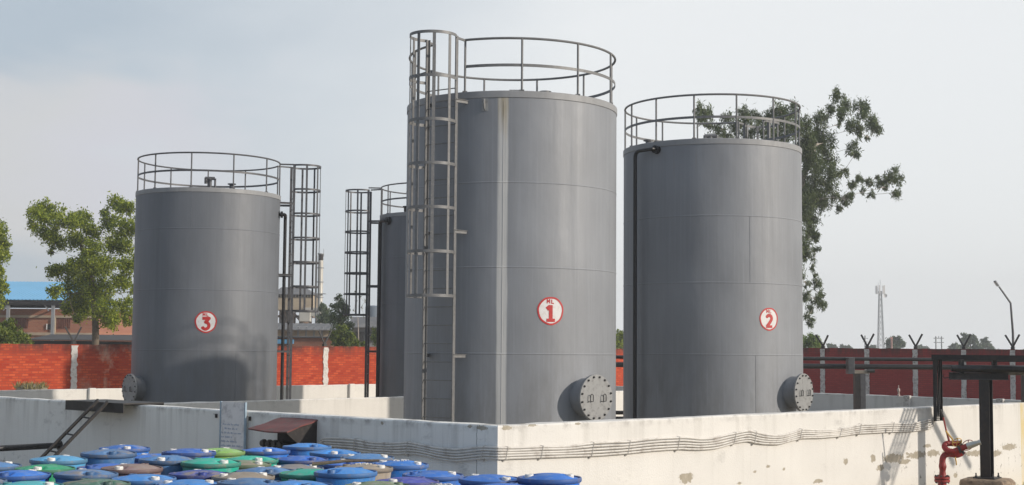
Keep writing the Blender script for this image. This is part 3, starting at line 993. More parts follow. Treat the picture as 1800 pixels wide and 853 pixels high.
for i, (a, b) in enumerate(rows):
    z = zt - 0.33 - i * 0.062
    x = a
    while x < b - 0.03:
        wl_ = min(rnd.uniform(0.07, 0.2), b - x)
        # word: a row of small upright strokes joined like hand lettering
        n = max(2, int(wl_ / 0.026))
        for k in range(n):
            u = x + wl_ * (k + 0.5) / n
            hh = rnd.choice((0.016, 0.02, 0.027))
            tt = tm + wb * (0.5 - u)
            q.box(PL(tt, z + hh / 2 - 0.008, 0.068), (0.0065, 0.002, hh), ax)
            if rnd.random() < 0.7: q.box(PL(tt + 0.004, z + rnd.choice((-0.006, 0.004, 0.01)), 0.068), (0.011, 0.002, 0.005), ax)
        x += wl_ + 0.035
q.build('lettering', M['faded_ink'], nb, base=bs, smooth=0)

# ------------------------------------------------------------------ rusty hood over the pipe ends
b1 = ptL(494, 733, 0.0); b2 = ptL(559, 738.5, 0.0)
tb1 = (b1 - CORNER).dot(dL); tb2 = (b2 - CORNER).dot(dL); zb_ = (b1.z + b2.z) / 2
hd = thing('rusty_hood', PL((tb1 + tb2) / 2, 0.0, 0.3), 'rusty red sheet metal hood sloping out from the left wall above dark pipe ends', 'hood')
bs = tuple(hd.location)
OUT, DROP = 0.56, 0.145
q = MB()
k1, k2 = PL(tb1, zb_, 0.004), PL(tb2, zb_, 0.004)
f1, f2 = PL(tb1 + 0.02, zb_ - DROP, OUT), PL(tb2 - 0.02, zb_ - DROP, OUT)
vs = []
n = 8
for i in range(n + 1):
    for j in range(n + 1):
        u, v = i / n, j / n
        pnt = (k1 * (1 - u) + k2 * u) * (1 - v) + (f1 * (1 - u) + f2 * u) * v
        pnt = pnt + Vector((0, 0, 0.008 * math.sin(5 * u + 2) * v + 0.006 * math.sin(9 * v + 3 * u)))
        vs.append(pnt)
vs2 = [v - Vector((0, 0, 0.018)) for v in vs]
fs = []
N1 = (n + 1) ** 2
for i in range(n):
    for j in range(n):
        a = i * (n + 1) + j
        fs += [(a, a + 1, a + n + 2, a + n + 1), (N1 + a, N1 + a + n + 1, N1 + a + n + 2, N1 + a + 1)]
rim_ = [i * (n + 1) for i in range(n + 1)] + [n * (n + 1) + j for j in range(1, n + 1)] + [i * (n + 1) + n for i in range(n - 1, -1, -1)] + [j for j in range(n - 1, 0, -1)]
for a, b in zip(rim_, rim_[1:] + rim_[:1]): fs.append((a, b, N1 + b, N1 + a))
q.add(vs + vs2, fs)
q.build('roof_sheet', M['canopy'], hd, base=bs, smooth=30)
M['near_black'] = plain('near_black_steel', (0.018, 0.014, 0.013), 0.7, 0.4, 9, 0, 0, dirt=(0.04, 0.03, 0.025))  # near-black colour for the hood's plates and the chimney top
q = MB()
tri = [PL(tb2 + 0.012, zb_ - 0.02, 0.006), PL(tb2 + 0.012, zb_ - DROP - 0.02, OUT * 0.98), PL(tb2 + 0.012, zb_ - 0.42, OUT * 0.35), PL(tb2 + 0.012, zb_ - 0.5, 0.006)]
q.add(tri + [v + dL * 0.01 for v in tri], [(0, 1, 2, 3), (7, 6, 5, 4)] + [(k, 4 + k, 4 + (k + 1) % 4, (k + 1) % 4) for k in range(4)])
q.build('side_plate', M['near_black'], hd, base=bs, smooth=0)
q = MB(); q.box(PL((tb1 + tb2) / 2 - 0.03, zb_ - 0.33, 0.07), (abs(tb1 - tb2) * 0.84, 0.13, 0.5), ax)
q.build('back_plate', M['near_black'], hd, base=bs)
M['pipe_end'] = plain('dark_pipe_ends', (0.06, 0.055, 0.05), 0.5, 0.3, 9, 0.4)
for k in range(4):
    q = MB(); c = PL(tb1 - 0.1 - 0.125 * k, zb_ - 0.34, 0.12)
    q.lathe([(0.0, 0.30), (0.04, 0.30), (0.042, 0.3), (0.042, 0.27), (0.055, 0.27), (0.055, 0.24), (0.03, 0.24), (0.03, 0.0)], 16, c, (dL, Vector((0, 0, 1)), nL))
    q.build('pipe_end', M['pipe_end'], hd, base=bs)

# ------------------------------------------------------------------ cables round the corner
topL = [(557, 783, 787), (566, 773, 787), (573, 770.5, 788), (600, 771, 790), (626, 773, 792), (650, 777.5, 795), (680, 779.5, 796.5), (700, 779, 797.5), (719, 778, 797), (745, 783, 800), (770, 788, 806), (800, 790.5, 810), (826, 788.5, 808), (852, 786, 805.5)]
topR = [(884, 787, 806), (905, 787.5, 805), (953, 785.5, 803.5), (1000, 784.5, 802), (1041, 779.5, 800.5), (1075, 777.5, 798.5), (1106, 776.5, 796), (1150, 772, 791.5), (1195, 769.5, 789), (1212, 770, 789.5), (1232, 772, 790), (1255, 770.5, 788), (1270, 767, 785), (1293, 762, 778.5), (1315, 758, 775), (1328, 760, 778), (1345, 764, 780), (1370, 766, 780), (1390, 762, 775), (1410, 755.5, 770.5), (1428, 756, 769.5), (1445, 757, 769), (1480, 754.5, 766), (1510, 747.5, 762), (1540, 746, 760), (1570, 744.5, 758.5), (1600, 745.5, 758), (1622, 741, 755), (1638, 736, 752)]
NC = 5; CR = 0.0142
def smooth_path(pts, sub=4):
    out = []
    m = len(pts)
    for i in range(m - 1):
        p0, p1, p2, p3 = pts[max(i - 1, 0)], pts[i], pts[i + 1], pts[min(i + 2, m - 1)]
        for k in range(sub):
            t = k / sub
            out.append(0.5 * ((2 * p1) + (p2 - p0) * t + (2 * p0 - 5 * p1 + 4 * p2 - p3) * t * t + (3 * p1 - p0 - 3 * p2 + p3) * t ** 3))
    out.append(pts[-1])
    return out
cab_names = ['uppermost of the five pale cables clipped along the near walls', 'second from the top of the five pale cables clipped along the near walls',
             'middle one of the five pale cables clipped along the near walls', 'second from the bottom of the five pale cables clipped along the near walls',
             'lowest of the five pale cables clipped along the near walls']
rnd = random.Random(11)
for i in range(NC):
    f = i / (NC - 1)
    off = 0.034 + 0.004 * (i % 2)
    pts = []
    for (px, a, b) in topL:
        t, z = onL(px, a + (b - a) * f + rnd.uniform(-0.25, 0.25), off)
        pts.append(PL(t, z, off))
    zc = (on_plane(875, 787 + 19 * f, CORNER, nR)).z
    pts += [CORNER + nL * off + dR * (off * 0.4) + Vector((0, 0, zc)), CORNER + nR * off + dL * (off * 0.4) + Vector((0, 0, zc))]
    for (px, a, b) in topR:
        t, z = onR(px, a + (b - a) * f + rnd.uniform(-0.25, 0.25), off)
        pts.append(PR(t, z, off))
    # up into the tray
    t, z = onR(1643, 731 + 8 * f, off + 0.05)
    pts.append(PR(t, z, off + 0.05))
    t, z = onR(1645 + f * 4, 705, 0.10)
    pts.append(PR(t, z, 0.10))
    q = MB(); q.tube(smooth_path(pts), CR, 6)
    o = q.build('cable', M['cable'], base=tuple(CORNER + Vector((0, 0, 1.0))))
    tag(o, cab_names[i], 'cable', 'cables along the near walls')
M['clip'] = plain('cable_clip_metal', (0.5, 0.47, 0.43), 0.6, 0.2, 20)
def interp(tab, px):
    for a, b in zip(tab, tab[1:]):
        if a[0] <= px <= b[0]:
            f = (px - a[0]) / (b[0] - a[0])
            return a[1] + (b[1] - a[1]) * f, a[2] + (b[2] - a[2]) * f
where = {626: 'first clip on the cables right of the rusty hood', 719: 'cable clip midway along the shaded wall, between hood and corner', 852: 'cable clip on the shaded wall, just left of the corner',
         891: 'cable clip on the sunlit wall, next to the corner', 953: 'cable clip below the stain line of the ML 1 tank', 1042: 'cable clip below the manhole of the ML 1 tank',
         1106: 'cable clip below the gap between the ML 1 and ML 2 tanks', 1193: 'cable clip below the left half of the ML 2 tank', 1292: 'cable clip on the rising stretch below the ML 2 tank',
         1328: 'cable clip at the peak of the cables below the ML 2 tank', 1408: 'cable clip below the manhole of the ML 2 tank', 1478: 'cable clip right of the ML 2 manhole, on the sunlit wall',
         1512: 'cable clip at the second crest of the cables, right half', 1570: 'cable clip where the stripes of shadow cross the wall'}
for px in sorted(where):
    L_ = px < 875
    a, b = interp(topL if L_ else topR, px)
    fn, PP = (onL, PL) if L_ else (onR, PR)
    t, z0 = fn(px, a - 2.5, 0.03); t2, z1 = fn(px - 4, b + 3, 0.03)
    q = MB(); q.tube([PP(t, z0, 0.004), PP(t, z0 - 0.005, 0.056), PP(t2, z1 + 0.005, 0.056), PP(t2, z1, 0.004)], 0.004, 5)
    q.box(PP(t2, z1 - 0.01, 0.012), (0.02, 0.02, 0.02))
    o = q.build('cable_clip', M['clip'], base=tuple(PP(t, z0, 0)))
    tag(o, where[px], 'clip', 'clips holding the cables')

# small black lugs on the left wall, either side of the notice board
for (px, py, lb) in ((382, 731, 'small black metal stub on the wall, left of the notice board'), (441, 736, 'small black metal stub on the wall, right of the notice board')):
    t, z = onL(px, py)
    q = MB(); q.box(PL(t, z, 0.02), (0.02, 0.04, 0.06), ax, bev=0.004); q.cyl(PL(t, z + .02, 0.02), PL(t + .07, z + 0.025, 0.02), 0.004, 5)
    o = q.build('wall_stub', M['black_steel'], base=tuple(PL(t, z, 0)))
    tag(o, lb, 'wall stub')

# ------------------------------------------------------------------ pipe rack at right
DP = Vector((0.8, -0.6, 0)); DN = Vector((0.6, 0.8, 0)); UZ = Vector((0, 0, 1))
trt, _ = onR(1646, 700, 0.12)
T0 = PR(trt, 0, 0.12)
def zat(px, py, p): return at(px, py, p.y).z
rack = thing('pipe_rack', (0, 0, 0), 'black steel pipe rack on one post, standing in front of the sunlit wall at right', 'pipe rack')
# post where px = 1733
k = (0.0); 
d_ = ray(1733, 700); 
# solve (T0 + DP*s) on ray in plan
den = DP.x * d_.y - DP.y * d_.x
s_ = (d_.x * T0.y - d_.y * T0.x) / den
PB = T0 + DP * s_
rack.location = (PB.x, PB.y, 0)
bs = (PB.x, PB.y, 0)
zpl = zat(1735, 841, PB)                              # plinth top
zx = zat(1733, 668, PB)
axr = (DP, DN, UZ)
q = MB()
q.box(PB + UZ * ((zpl + zx) / 2 + 0.01), (0.02, 0.17, zx - zpl - 0.02), (DP, DN, UZ))
q.box(PB + DN * 0.085 + UZ * ((zpl + zx) / 2 + 0.01), (0.17, 0.014, zx - zpl - 0.02), axr)
q.box(PB - DN * 0.085 + UZ * ((zpl + zx) / 2 + 0.01), (0.17, 0.014, zx - zpl - 0.02), axr)
q.build('post', M['black_steel'], rack, base=bs)
q = MB(); q.box(PB + UZ * (zpl + 0.012), (0.36, 0.36, 0.022), axr)
for i in (-1, 1):
    for j in (-1, 1):
        c = PB + DP * (0.14 * i) + DN * (0.14 * j) + UZ * zpl
        q.cyl(c, c + UZ * 0.09, 0.012, 6); q.cyl(c + UZ * 0.02, c + UZ * 0.045, 0.022, 6)
q.build('base_plate', M['bolt'], rack, base=bs)
# cross arm, along the picture, carrying the pipes
XA = Vector((1, 0, 0)); YA = Vector((0, 1, 0))
cl = at(1669, 660, PB.y).x - PB.x; cr = at(1772, 660, PB.y).x - PB.x
q = MB()
zc_ = zx + 0.055
q.box(PB + XA * ((cl + cr) / 2) + UZ * (zc_ + 0.065), (cr - cl, 0.1, 0.012), (XA, YA, UZ))
q.box(PB + XA * ((cl + cr) / 2) + UZ * (zc_ - 0.05), (cr - cl, 0.1, 0.012), (XA, YA, UZ))
q.box(PB + XA * ((cl + cr) / 2) + UZ * (zc_ + 0.007), (cr - cl, 0.012, 0.1), (XA, YA, UZ))
q.box(PB + XA * (cl + 0.01) + UZ * zc_, (0.012, 0.1, 0.09), (XA, YA, UZ))
q.build('cross_arm', M['black_steel'], rack, base=bs)
q = MB(); q.tube([PB + XA * (cl - 0.0) + UZ * (zc_ - 0.02), PB + XA * (cl - 0.09) + UZ * (zc_ - 0.03), PB + XA * (cl - 0.11) + UZ * (zc_ + 0.0), PB + XA * (cl - 0.1) + UZ * (zc_ + 0.03)], 0.008, 6)
q.build('hook', M['black_steel'], rack, base=bs)
zu = zat(1733, 634, PB)
q = MB()
for xx in (at(1690, 650, PB.y).x - PB.x, at(1748, 650, PB.y).x - PB.x):
    q.box(PB + XA * xx + UZ * ((zc_ + zu) / 2 + 0.03), (0.07, 0.1, zu - zc_ - 0.03), (XA, YA, UZ), bev=0.006)
q.build('spacer', M['black_steel'], rack, base=bs)
# pipes lying on it
zp = zat(1700, 648, PB)
q = MB(); a = PB + XA * (cl + 0.03) + UZ * zp; b = PB + XA * (cr + 3.4) + UZ * (zp - 0.02) + YA * -0.5
q.tube([a, a + (b - a) * 0.02, b], [0.05, 0.06, 0.06], 14)
o = q.build('pipe', M['black_paint'], base=tuple(a)); tag(o, 'black capped pipe lying on the cross arm of the rack at right', 'pipe')
q = MB(); a = PB + XA * (at(1762, 650, PB.y).x - PB.x) + UZ * (zp - 0.055) + YA * 0.25; b = a + XA * 4 + YA * -0.4
q.tube([a, b], 0.055, 14)
o = q.build('pipe', plain('dusty_pipe_grey', (0.17, 0.155, 0.14), 0.7, 0.25, 6, 0.2, 0, (0.08, 0.06, 0.045)), base=tuple(a)); tag(o, 'dusty grey pipe slung under the pipe rack at the right edge', 'pipe')
# overhead cable tray from the wall tray, going out to the right
A = T0 + UZ * (zat(1641, 628, T0))
q = MB()
B = A + DP * 5.2
for (o1, o2) in ((-0.2, 0), (0.2, 0)):
    q.bar(A + DN * o1, B + DN * o1, 0.085, 0.012, UZ)
for k in range(12): q.bar(A + DP * (0.15 + 0.44 * k) - DN * 0.2 - UZ * 0.035, A + DP * (0.15 + 0.44 * k) + DN * 0.2 - UZ * 0.035, 0.012, 0.03, UZ)
q.build('overhead_tray', M['black_steel'], rack, base=bs)
for i in range(3):
    q = MB(); z = 0.0 + 0.006 * i
    q.tube([A + DN * (-0.1 + 0.1 * i) + UZ * z - DP * 0.02] + [A + DN * (-0.1 + 0.1 * i + 0.006 * math.sin(k * 2 + i)) + UZ * (z + 0.004 * math.sin(k * 1.7 + i)) + DP * (0.5 * k + 0.2) for k in range(10)], 0.026, 8)
    o = q.build('power_cable', M['black_paint'], base=tuple(A))
    tag(o, ('black power cable on the wall side of the overhead tray', 'black power cable along the middle of the overhead tray', 'black power cable on the near side of the overhead tray')[i], 'power cable', 'cables in the overhead tray')
# vertical perforated tray on the wall
zt_ = zat(1644, 625, T0); zb2 = zat(1644, 740, T0)
q = MB()
W2 = 0.10
for s_ in (-1, 1):
    q.box(T0 + dR * (W2 * s_) + nR * 0.03 + UZ * ((zt_ + zb2) / 2), (0.006, 0.06, zt_ - zb2), (dR, nR, UZ))
# perforated web: strips with square holes
nz_ = int((zt_ - zb2) / 0.03)
for k in range(nz_ + 1):
    q.box(T0 + UZ * (zb2 + 0.006 + (zt_ - zb2 - 0.012) * k / nz_), (W2 * 2, 0.004, 0.013), (dR, nR, UZ))
for k in range(6):
    q.box(T0 + dR * (-W2 + W2 * 2 * k / 5) + nR * 0.0045 + UZ * ((zt_ + zb2) / 2), (0.011, 0.004, zt_ - zb2), (dR, nR, UZ))
q.build('wall_tray', M['black_steel'], rack, base=bs)
for i in range(4):
    q = MB(); u = -0.075 + 0.05 * i
    pts = [T0 + dR * (u + 0.012 * math.sin(k * 0.9 + i * 2)) + nR * 0.03 + UZ * (zt_ - 0.02 - (zt_ - zb2 - 0.1) * k / 9) for k in range(10)]
    q.tube(smooth_path(pts, 3), 0.013, 6)
    o = q.build('power_cable', M['black_paint'], base=tuple(pts[0]))
    tag(o, ('black cable hanging at the left side of the wall tray', 'black cable hanging left of centre in the wall tray', 'black cable hanging right of centre in the wall tray', 'black cable hanging at the right side of the wall tray')[i], 'power cable', 'cables in the wall tray')

# plinth
q = MB()
rnd = random.Random(4)
n = 26; hz = zpl
prof = [(0.40, -0.15), (0.41, 0.12), (0.40, hz - 0.06), (0.375, hz - 0.015), (0.33, hz - 0.001), (0.0, hz - 0.001)]
vs = []
for (r, z) in prof:
    for k in range(n):
        a = 2 * math.pi * k / n
        sq = 1 / max(abs(math.cos(a)), abs(math.sin(a))) ** 0.65
        j = 1 + (rnd.uniform(-0.03, 0.03) if 0.3 < r else 0)
        vs.append(PB + DP * (r * sq * j * math.cos(a)) + DN * (r * sq * j * math.sin(a)) + UZ * (z + (rnd.uniform(-0.012, 0) if z > hz - 0.08 and r > .34 else 0)))
fs = [(i * n + k, i * n + (k + 1) % n, (i + 1) * n + (k + 1) % n, (i + 1) * n + k) for i in range(len(prof) - 1) for k in range(n)]
q.add(vs, fs)
o = q.build('plinth', M['plinth'], base=bs, smooth=40); tag(o, 'crumbling brown plinth under the post of the pipe rack', 'plinth')

# ------------------------------------------------------------------ fire monitor
HY = 22.9
hb = at(1656, 842, HY)
fm = thing('fire_monitor', (hb.x, hb.y, 0), 'red fire monitor with a silver nozzle and a lever, in front of the sunlit wall', 'fire monitor')
bs = (hb.x, hb.y, 0)
def H(cx_, cy_, dy=0.0):                               # point from the enlarged view of the monitor (6.41 px per px, from 1640,720)
    v = at(1640 + cx_ / 6.41, 720 + cy_ / 6.41, HY)
    v.y += dy
    return v
q = MB()
zf = hb.z
q.tube([Vector((hb.x, hb.y, -0.05)), Vector((hb.x, hb.y, zf - 0.05))], 0.068, 18)
q.cyl((hb.x, hb.y, zf - 0.045), (hb.x, hb.y, zf - 0.008), 0.122, 24); q.cyl((hb.x, hb.y, zf + 0.004), (hb.x, hb.y, zf + 0.038), 0.122, 24)
q.build('riser', M['red_paint'], fm, base=bs)
q = MB()
for k in range(8):
    a = R(45 * k + 20); c = Vector((hb.x + 0.1 * math.cos(a), hb.y + 0.1 * math.sin(a), zf))
    q.cyl(c - UZ * 0.07, c + UZ * 0.06, 0.01, 6); q.cyl(c + UZ * 0.038, c + UZ * 0.055, 0.017, 6)
q.build('flange_bolts', M['bolt'], fm, base=bs)
q = MB()
pts = [H(108, 765), H(108, 735), H(108, 690), H(108, 640), H(106, 600), H(107, 570), H(114, 540), H(130, 517), H(155, 505), H(185, 502, 0.02), H(225, 508, 0.03), H(275, 515, 0.03), H(320, 500, 0.03), H(350, 470, 0.02)]
rad = [0.075, 0.055, 0.048, 0.062, 0.05, 0.049, 0.049, 0.049, 0.049, 0.048, 0.047, 0.047, 0.044, 0.04]
q.tube(smooth_path(pts, 4), [rad[min(i // 4, 13)] + (rad[min(i // 4 + 1, 13)] - rad[min(i // 4, 13)]) * (i % 4) / 4 for i in range(len(pts) * 4 - 3)], 16)
q.cyl(H(108, 655), H(108, 625), 0.058, 18)
q.build('swivel_elbow', M['red_paint'], fm, base=bs)
q = MB()
pts = [H(330, 385, 0.06), H(270, 388, 0.06), H(200, 385, 0.05), H(150, 390, 0.02), H(125, 420, -0.02), H(150, 458, -0.06), H(205, 468, -0.09), H(265, 445, -0.1), H(310, 425, -0.11), H(360, 405, -0.13)]
q.tube(smooth_path(pts, 5), 0.045, 16)
q.build('loop_pipe', M['red_paint'], fm, base=bs)
q = MB(); q.cyl(H(262, 450, -0.1), H(285, 440, -0.105), 0.062, 16); q.bar(H(285, 345, -0.1), H(322, 500, -0.1), 0.03, 0.02, (1, 0, 0))
q.build('clamp', M['bolt'], fm, base=bs)
q = MB()
n0, n1 = H(352, 408, -0.13), H(490, 358, -0.2)
dn = (n1 - n0); L = dn.length; dn.normalize()
n_u = dn.orthogonal().normalized(); n_w = dn.cross(n_u)
axn = (n_u, n_w, dn)
q.lathe([(0.05, 0.0), (0.052, 0.03), (0.05, L * 0.4), (0.042, L * 0.75), (0.036, L * 0.78), (0.036, L * 0.84), (0.043, L * 0.85), (0.043, L), (0.03, L), (0.028, L * 0.86), (0.0, L * 0.86)], 20, n0, axn)
q.build('nozzle', M['nozzle'], fm, base=bs)
for (cx_, cy_, rr, dy) in ((245, 365, 0.075, -0.12), (380, 400, 0.095, -0.05)):
    q = MB(); c = H(cx_, cy_, dy)
    v1 = (Vector((1, 0, 0.15))).normalized(); v2 = Vector((0, -0.5, 1)).normalized()
    q.tube([c + v1 * (rr * math.cos(2 * math.pi * k / 24)) + v2 * (rr * math.sin(2 * math.pi * k / 24)) for k in range(24)], 0.007, 6, closed=True)
    q.bar(c - v1 * rr, c + v1 * rr, 0.01, 0.008, v2); q.bar(c - v2 * rr, c + v2 * rr, 0.01, 0.008, v1)
    q.build('hand_wheel', M['brass'] if rr < 0.08 else M['red_paint'], fm, base=bs)
q = MB(); q.tube([H(193, 372, 0.03), H(150, 225, 0.02), H(113, 75, 0.0)], [0.019, 0.014, 0.013], 10)
lv = q.build('lever', M['red_paint'], fm, base=bs)
q = MB(); q.tube([H(116, 88, 0.0), H(86, 2, 0.0)], 0.019, 10); q.build('grip', M['black_paint'], lv, base=bs)
q = MB(); q.tube([H(137, 240, -0.03), H(170, 285, -0.04), H(208, 330, -0.05), H(210, 375, -0.05), H(232, 372, -0.05)], 0.014, 8); q.build('lock_handle', M['brass'], fm, base=bs)
q = MB(); q.tube([H(250, 535, 0.0), H(262, 590, 0.0), H(264, 628, 0.0)], 0.01, 6); q.build('drain_cock', M['brass'], fm, base=bs)

# ------------------------------------------------------------------ pipes behind the tanks at right
PY = 41.5
def hpipe(pxa, pxb, py, r, Y, label, mat='black_paint'):
    a, b = at(pxa, py, Y), at(pxb, py, Y)
    b.z = a.z = at(1420, py, Y).z
    q = MB(); q.tube([a, (a + b) / 2, b], r, 14)
    o = q.build('pipe', M[mat], base=tuple(a)); tag(o, label, 'pipe', 'black pipes in front of the brick wall')
    return a
pu = hpipe(960, 1905, 630.5, 0.055, PY, 'upper of two long black pipes crossing the brick wall at right')
pl_ = hpipe(960, 1905, 643.8, 0.075, PY, 'lower of two long black pipes crossing the brick wall at right')
a = at(1511, 655, PY)
ps = thing('pipe_support', (a.x, PY, 0), 'grey and black steel support under the long pipes, with a square end plate', 'pipe support')
bs = (a.x, PY, 0)
zt3 = at(1511, 657, PY).z
q = MB()
q.box((a.x - 0.09, PY, zt3 / 2), (0.15, 0.24, zt3), None)
q.build('column', M['black_steel'], ps, base=bs)
q = MB(); q.box((a.x + 0.075, PY + 0.01, zt3 / 2), (0.15, 0.2, zt3))
q.build('post', M['steel_dark'], ps, base=bs)
q = MB(); q.box((at(1508, 653, PY).x, PY, zt3 + 0.05), (0.62, 0.24, 0.1), bev=0.008); q.build('cross_arm', plain('dusty_arm', (0.25, 0.22, 0.18), 0.8, 0.3, 5), ps, base=bs)
q = MB(); c = at(1494.5, 643, PY - 0.22); q.box(c, (0.19, 0.34, 0.48), (Vector((1, 0, 0)), Vector((0, 1, 0)), UZ), bev=0.01); q.build('end_plate', M['steel_dark'], ps, base=bs)
q = MB(); c = at(1524, 652, PY - 0.1); q.cyl(c, c + Vector((0.22, 0, 0)), 0.06, 10); q.build('bolt_stub', M['bolt'], ps, base=bs)
for (px, kk) in ((1800, 'right'),):
    b = at(px, 655, PY)
    q = MB(); h = pl_.z - 0.08
    q.box((b.x, PY, h / 2), (0.15, 0.15, h), bev=0.01); q.box((b.x, PY, h - 0.04), (0.5, 0.2, 0.07))
    o = q.build('pipe_support', M['black_steel'], base=(b.x, PY, 0))
    tag(o, 'plain black steel stand under the long pipes, %s' % ('hidden behind the ML 1 tank' if kk == 'left' else 'at the right edge'), 'pipe support')
lowY = 38.5
for (py, r, lb) in ((725.5, 0.055, 'upper of two black pipes low down between the ML 1 and ML 2 tanks'), (735.5, 0.05, 'lower of two black pipes low down between the ML 1 and ML 2 tanks')):
    a, b = at(1020, py, lowY), at(1190, py, lowY)
    q = MB(); q.tube([a, b], r, 14); o = q.build('pipe', M['black_paint'], base=tuple(a)); tag(o, lb, 'pipe')
# slim pipe stub on the rear wall
q = MB()
c = on_plane(1583, 696, bd, nC); c.z = BH; c = c - Vector((nC.x, nC.y, 0)) * 0.11
q.lathe([(0.05, 0), (0.05, 0.04), (0.03, 0.06), (0.03, 0.13), (0.045, 0.15), (0.05, 0.22), (0.035, 0.25), (0.016, 0.27), (0.013, 0.36), (0.0, 0.37)], 14, c)
o = q.build('valve_stub', plain('dusty_valve', (0.42, 0.33, 0.29), 0.6, 0.2, 12, 0.1), base=tuple(c)); tag(o, 'small pinkish valve on top of the low grey wall at right', 'valve')
# ------------------------------------------------------------------ drums
def drum_mat():
    t = NT('drum_plastic')
    oi = t.n.new('ShaderNodeObjectInfo')
    geo = t.n.new('ShaderNodeNewGeometry')
    off = t.comb(t.math('MULTIPLY', oi.outputs['Random'], 37.0), t.math('MULTIPLY', oi.outputs['Random'], 91.0), 0.0)
    va = t.n.new('ShaderNodeVectorMath'); va.operation = 'ADD'
    t.link(t.tc(), va.inputs[0]); t.link(off, va.inputs[1])
    vec = va.outputs[0]
    n1 = t.noise(3.2, 6, 0.62, vec); n2 = t.noise(11, 5, 0.65, vec); n3 = t.noise(2.0, 3, 0.5, vec)
    hsv = t.n.new('ShaderNodeHueSaturation')
    t.link(oi.outputs['Color'], hsv.inputs['Color'])
    t.link(t.ramp(n3, 0.3, 0.7, 0.75, 1.25), hsv.inputs['Value'])
    c = t.mix(t.ramp(n2, 0.48, 0.72, 0, 0.45), hsv.outputs[0], (0.30, 0.36, 0.42))          # scuffs
    up = t.ramp(t.xyz(geo.outputs['Normal'])[2], 0.75, 0.97)
    thr = t.math('SUBTRACT', 0.74, t.math('MULTIPLY', oi.outputs['Alpha'], 0.52))
    d = t.math('MULTIPLY', t.math('SUBTRACT', t.math('ADD', n1, t.math('MULTIPLY', t.math('SUBTRACT', n2, 0.5), 0.25)), thr), 7.0, clamp=True)
    c = t.mix(t.math('MULTIPLY', t.math('MULTIPLY', d, up), 0.85), c, t.mix(n2, (0.20, 0.15, 0.10), (0.36, 0.30, 0.24)))
    # grime along the side
    o = t.xyz(vec)
    sg = t.noise(1.0, 4, 0.6, t.map((7, 7, 0.9), (0, 0, 0), vec))
    c = t.mix(t.math('MULTIPLY', t.ramp(sg, 0.5, 0.75, 0, 0.5), t.math('SUBTRACT', 1.0, up)), c, (0.12, 0.11, 0.11))
    t.color(c)
    t.link(t.math('ADD', 0.34, t.math('MULTIPLY', n1, 0.4)), t.b.inputs['Roughness'])
    t.bump(t.math('ADD', n2, t.math('MULTIPLY', n1, 2.0)), 0.45, 0.012)
    return t.mat
M['drum'] = drum_mat()
def rim_mat():
    t = NT('drum_rim')
    oi = t.n.new('ShaderNodeObjectInfo')
    n2 = t.noise(9, 5, 0.65)
    c = t.mix(0.55, oi.outputs['Color'], (0.05, 0.05, 0.055))
    c = t.mix(t.ramp(n2, 0.5, 0.68, 0, 0.7), c, (0.26, 0.2, 0.14))
    t.color(c); t.set(Roughness=0.6)
    return t.mat
M['rim'] = rim_mat()
M['cap'] = plain('white_drum_cap', (0.72, 0.71, 0.68), 0.45, 0.06, 20, dirt=(0.4, 0.35, 0.3))
M['sticker'] = plain('paper_sticker', (0.68, 0.67, 0.64), 0.7, 0.1, 30, dirt=(0.4, 0.37, 0.33))
DH = 0.93
def drum_body():
    q = MB(); n = 64
    q.lathe([(0.262, 0.0), (0.275, 0.02), (0.272, 0.24), (0.281, 0.27), (0.281, 0.31), (0.272, 0.34), (0.272, 0.56), (0.281, 0.59), (0.281, 0.63), (0.273, 0.66), (0.276, 0.80), (0.284, 0.845), (0.284, 0.872)], n, cap0=True)
    # lid with two bung wells
    rings = [0.284, 0.279, 0.272, 0.264, 0.255, 0.24, 0.225, 0.21, 0.195, 0.18, 0.165, 0.15, 0.135, 0.12, 0.105, 0.09, 0.07, 0.05, 0.03]
    def hz(r, a):
        z = 0.872 + 0.046 * (1 - (r / 0.284) ** 2.6)
        for s in (0, math.pi):
            da = (a - s + math.pi) % (2 * math.pi) - math.pi
            wa = max(0.0, min(1.0, (0.44 - abs(da)) / 0.10))
            wr = max(0.0, min(1.0, (r - 0.125) / 0.02))
            wall = 0.872 + 0.004
            z = z * (1 - wa * wr) + min(z, wall + 0.006) * wa * wr
        return z
    vs = []
    for r in rings:
        for k in range(n):
            a = 2 * math.pi * k / n
            vs.append((r * math.cos(a), r * math.sin(a), hz(r, a)))
    vs.append((0, 0, 0.918))
    fs = [(i * n + k, i * n + (k + 1) % n, (i + 1) * n + (k + 1) % n, (i + 1) * n + k) for i in range(len(rings) - 1) for k in range(n)]
    m = (len(rings) - 1) * n
    fs += [(m + k, m + (k + 1) % n, len(vs) - 1) for k in range(n)]
    q.add(vs, fs)
    return q
proto = thing('plastic_drum', (0, 0, 0), 'x', 'drum', 'plastic drums packed below the walls')
pb_ = drum_body().build('drum_body', M['drum'], proto, smooth=50)
q = MB(); q.lathe([(0.284, 0.846), (0.295, 0.848), (0.302, 0.856), (0.302, 0.880), (0.296, 0.888), (0.287, 0.884), (0.284, 0.872)], 64)
pr_ = q.build('rim', M['rim'], proto, smooth=50)
caps = []
for s in (-1, 1):
    q = MB(); c = (0.187 * s, 0, 0.878)
    q.lathe([(0.042, 0.0), (0.042, 0.026), (0.036, 0.034), (0.030, 0.034), (0.028, 0.028), (0.0, 0.028)], 18, c)
    caps.append(q.build('bung_cap', M['cap'], proto, smooth=40))
B1, B2, B3, B4 = (0.02, 0.165, 0.60), (0.022, 0.12, 0.48), (0.05, 0.27, 0.70), (0.03, 0.065, 0.36)
BD = (0.07, 0.20, 0.43); GR = (0.012, 0.30, 0.13); TE = (0.015, 0.42, 0.29); LI = (0.30, 0.55, 0.12); SK = (0.09, 0.36, 0.62); TQ = (0.06, 0.42, 0.45)
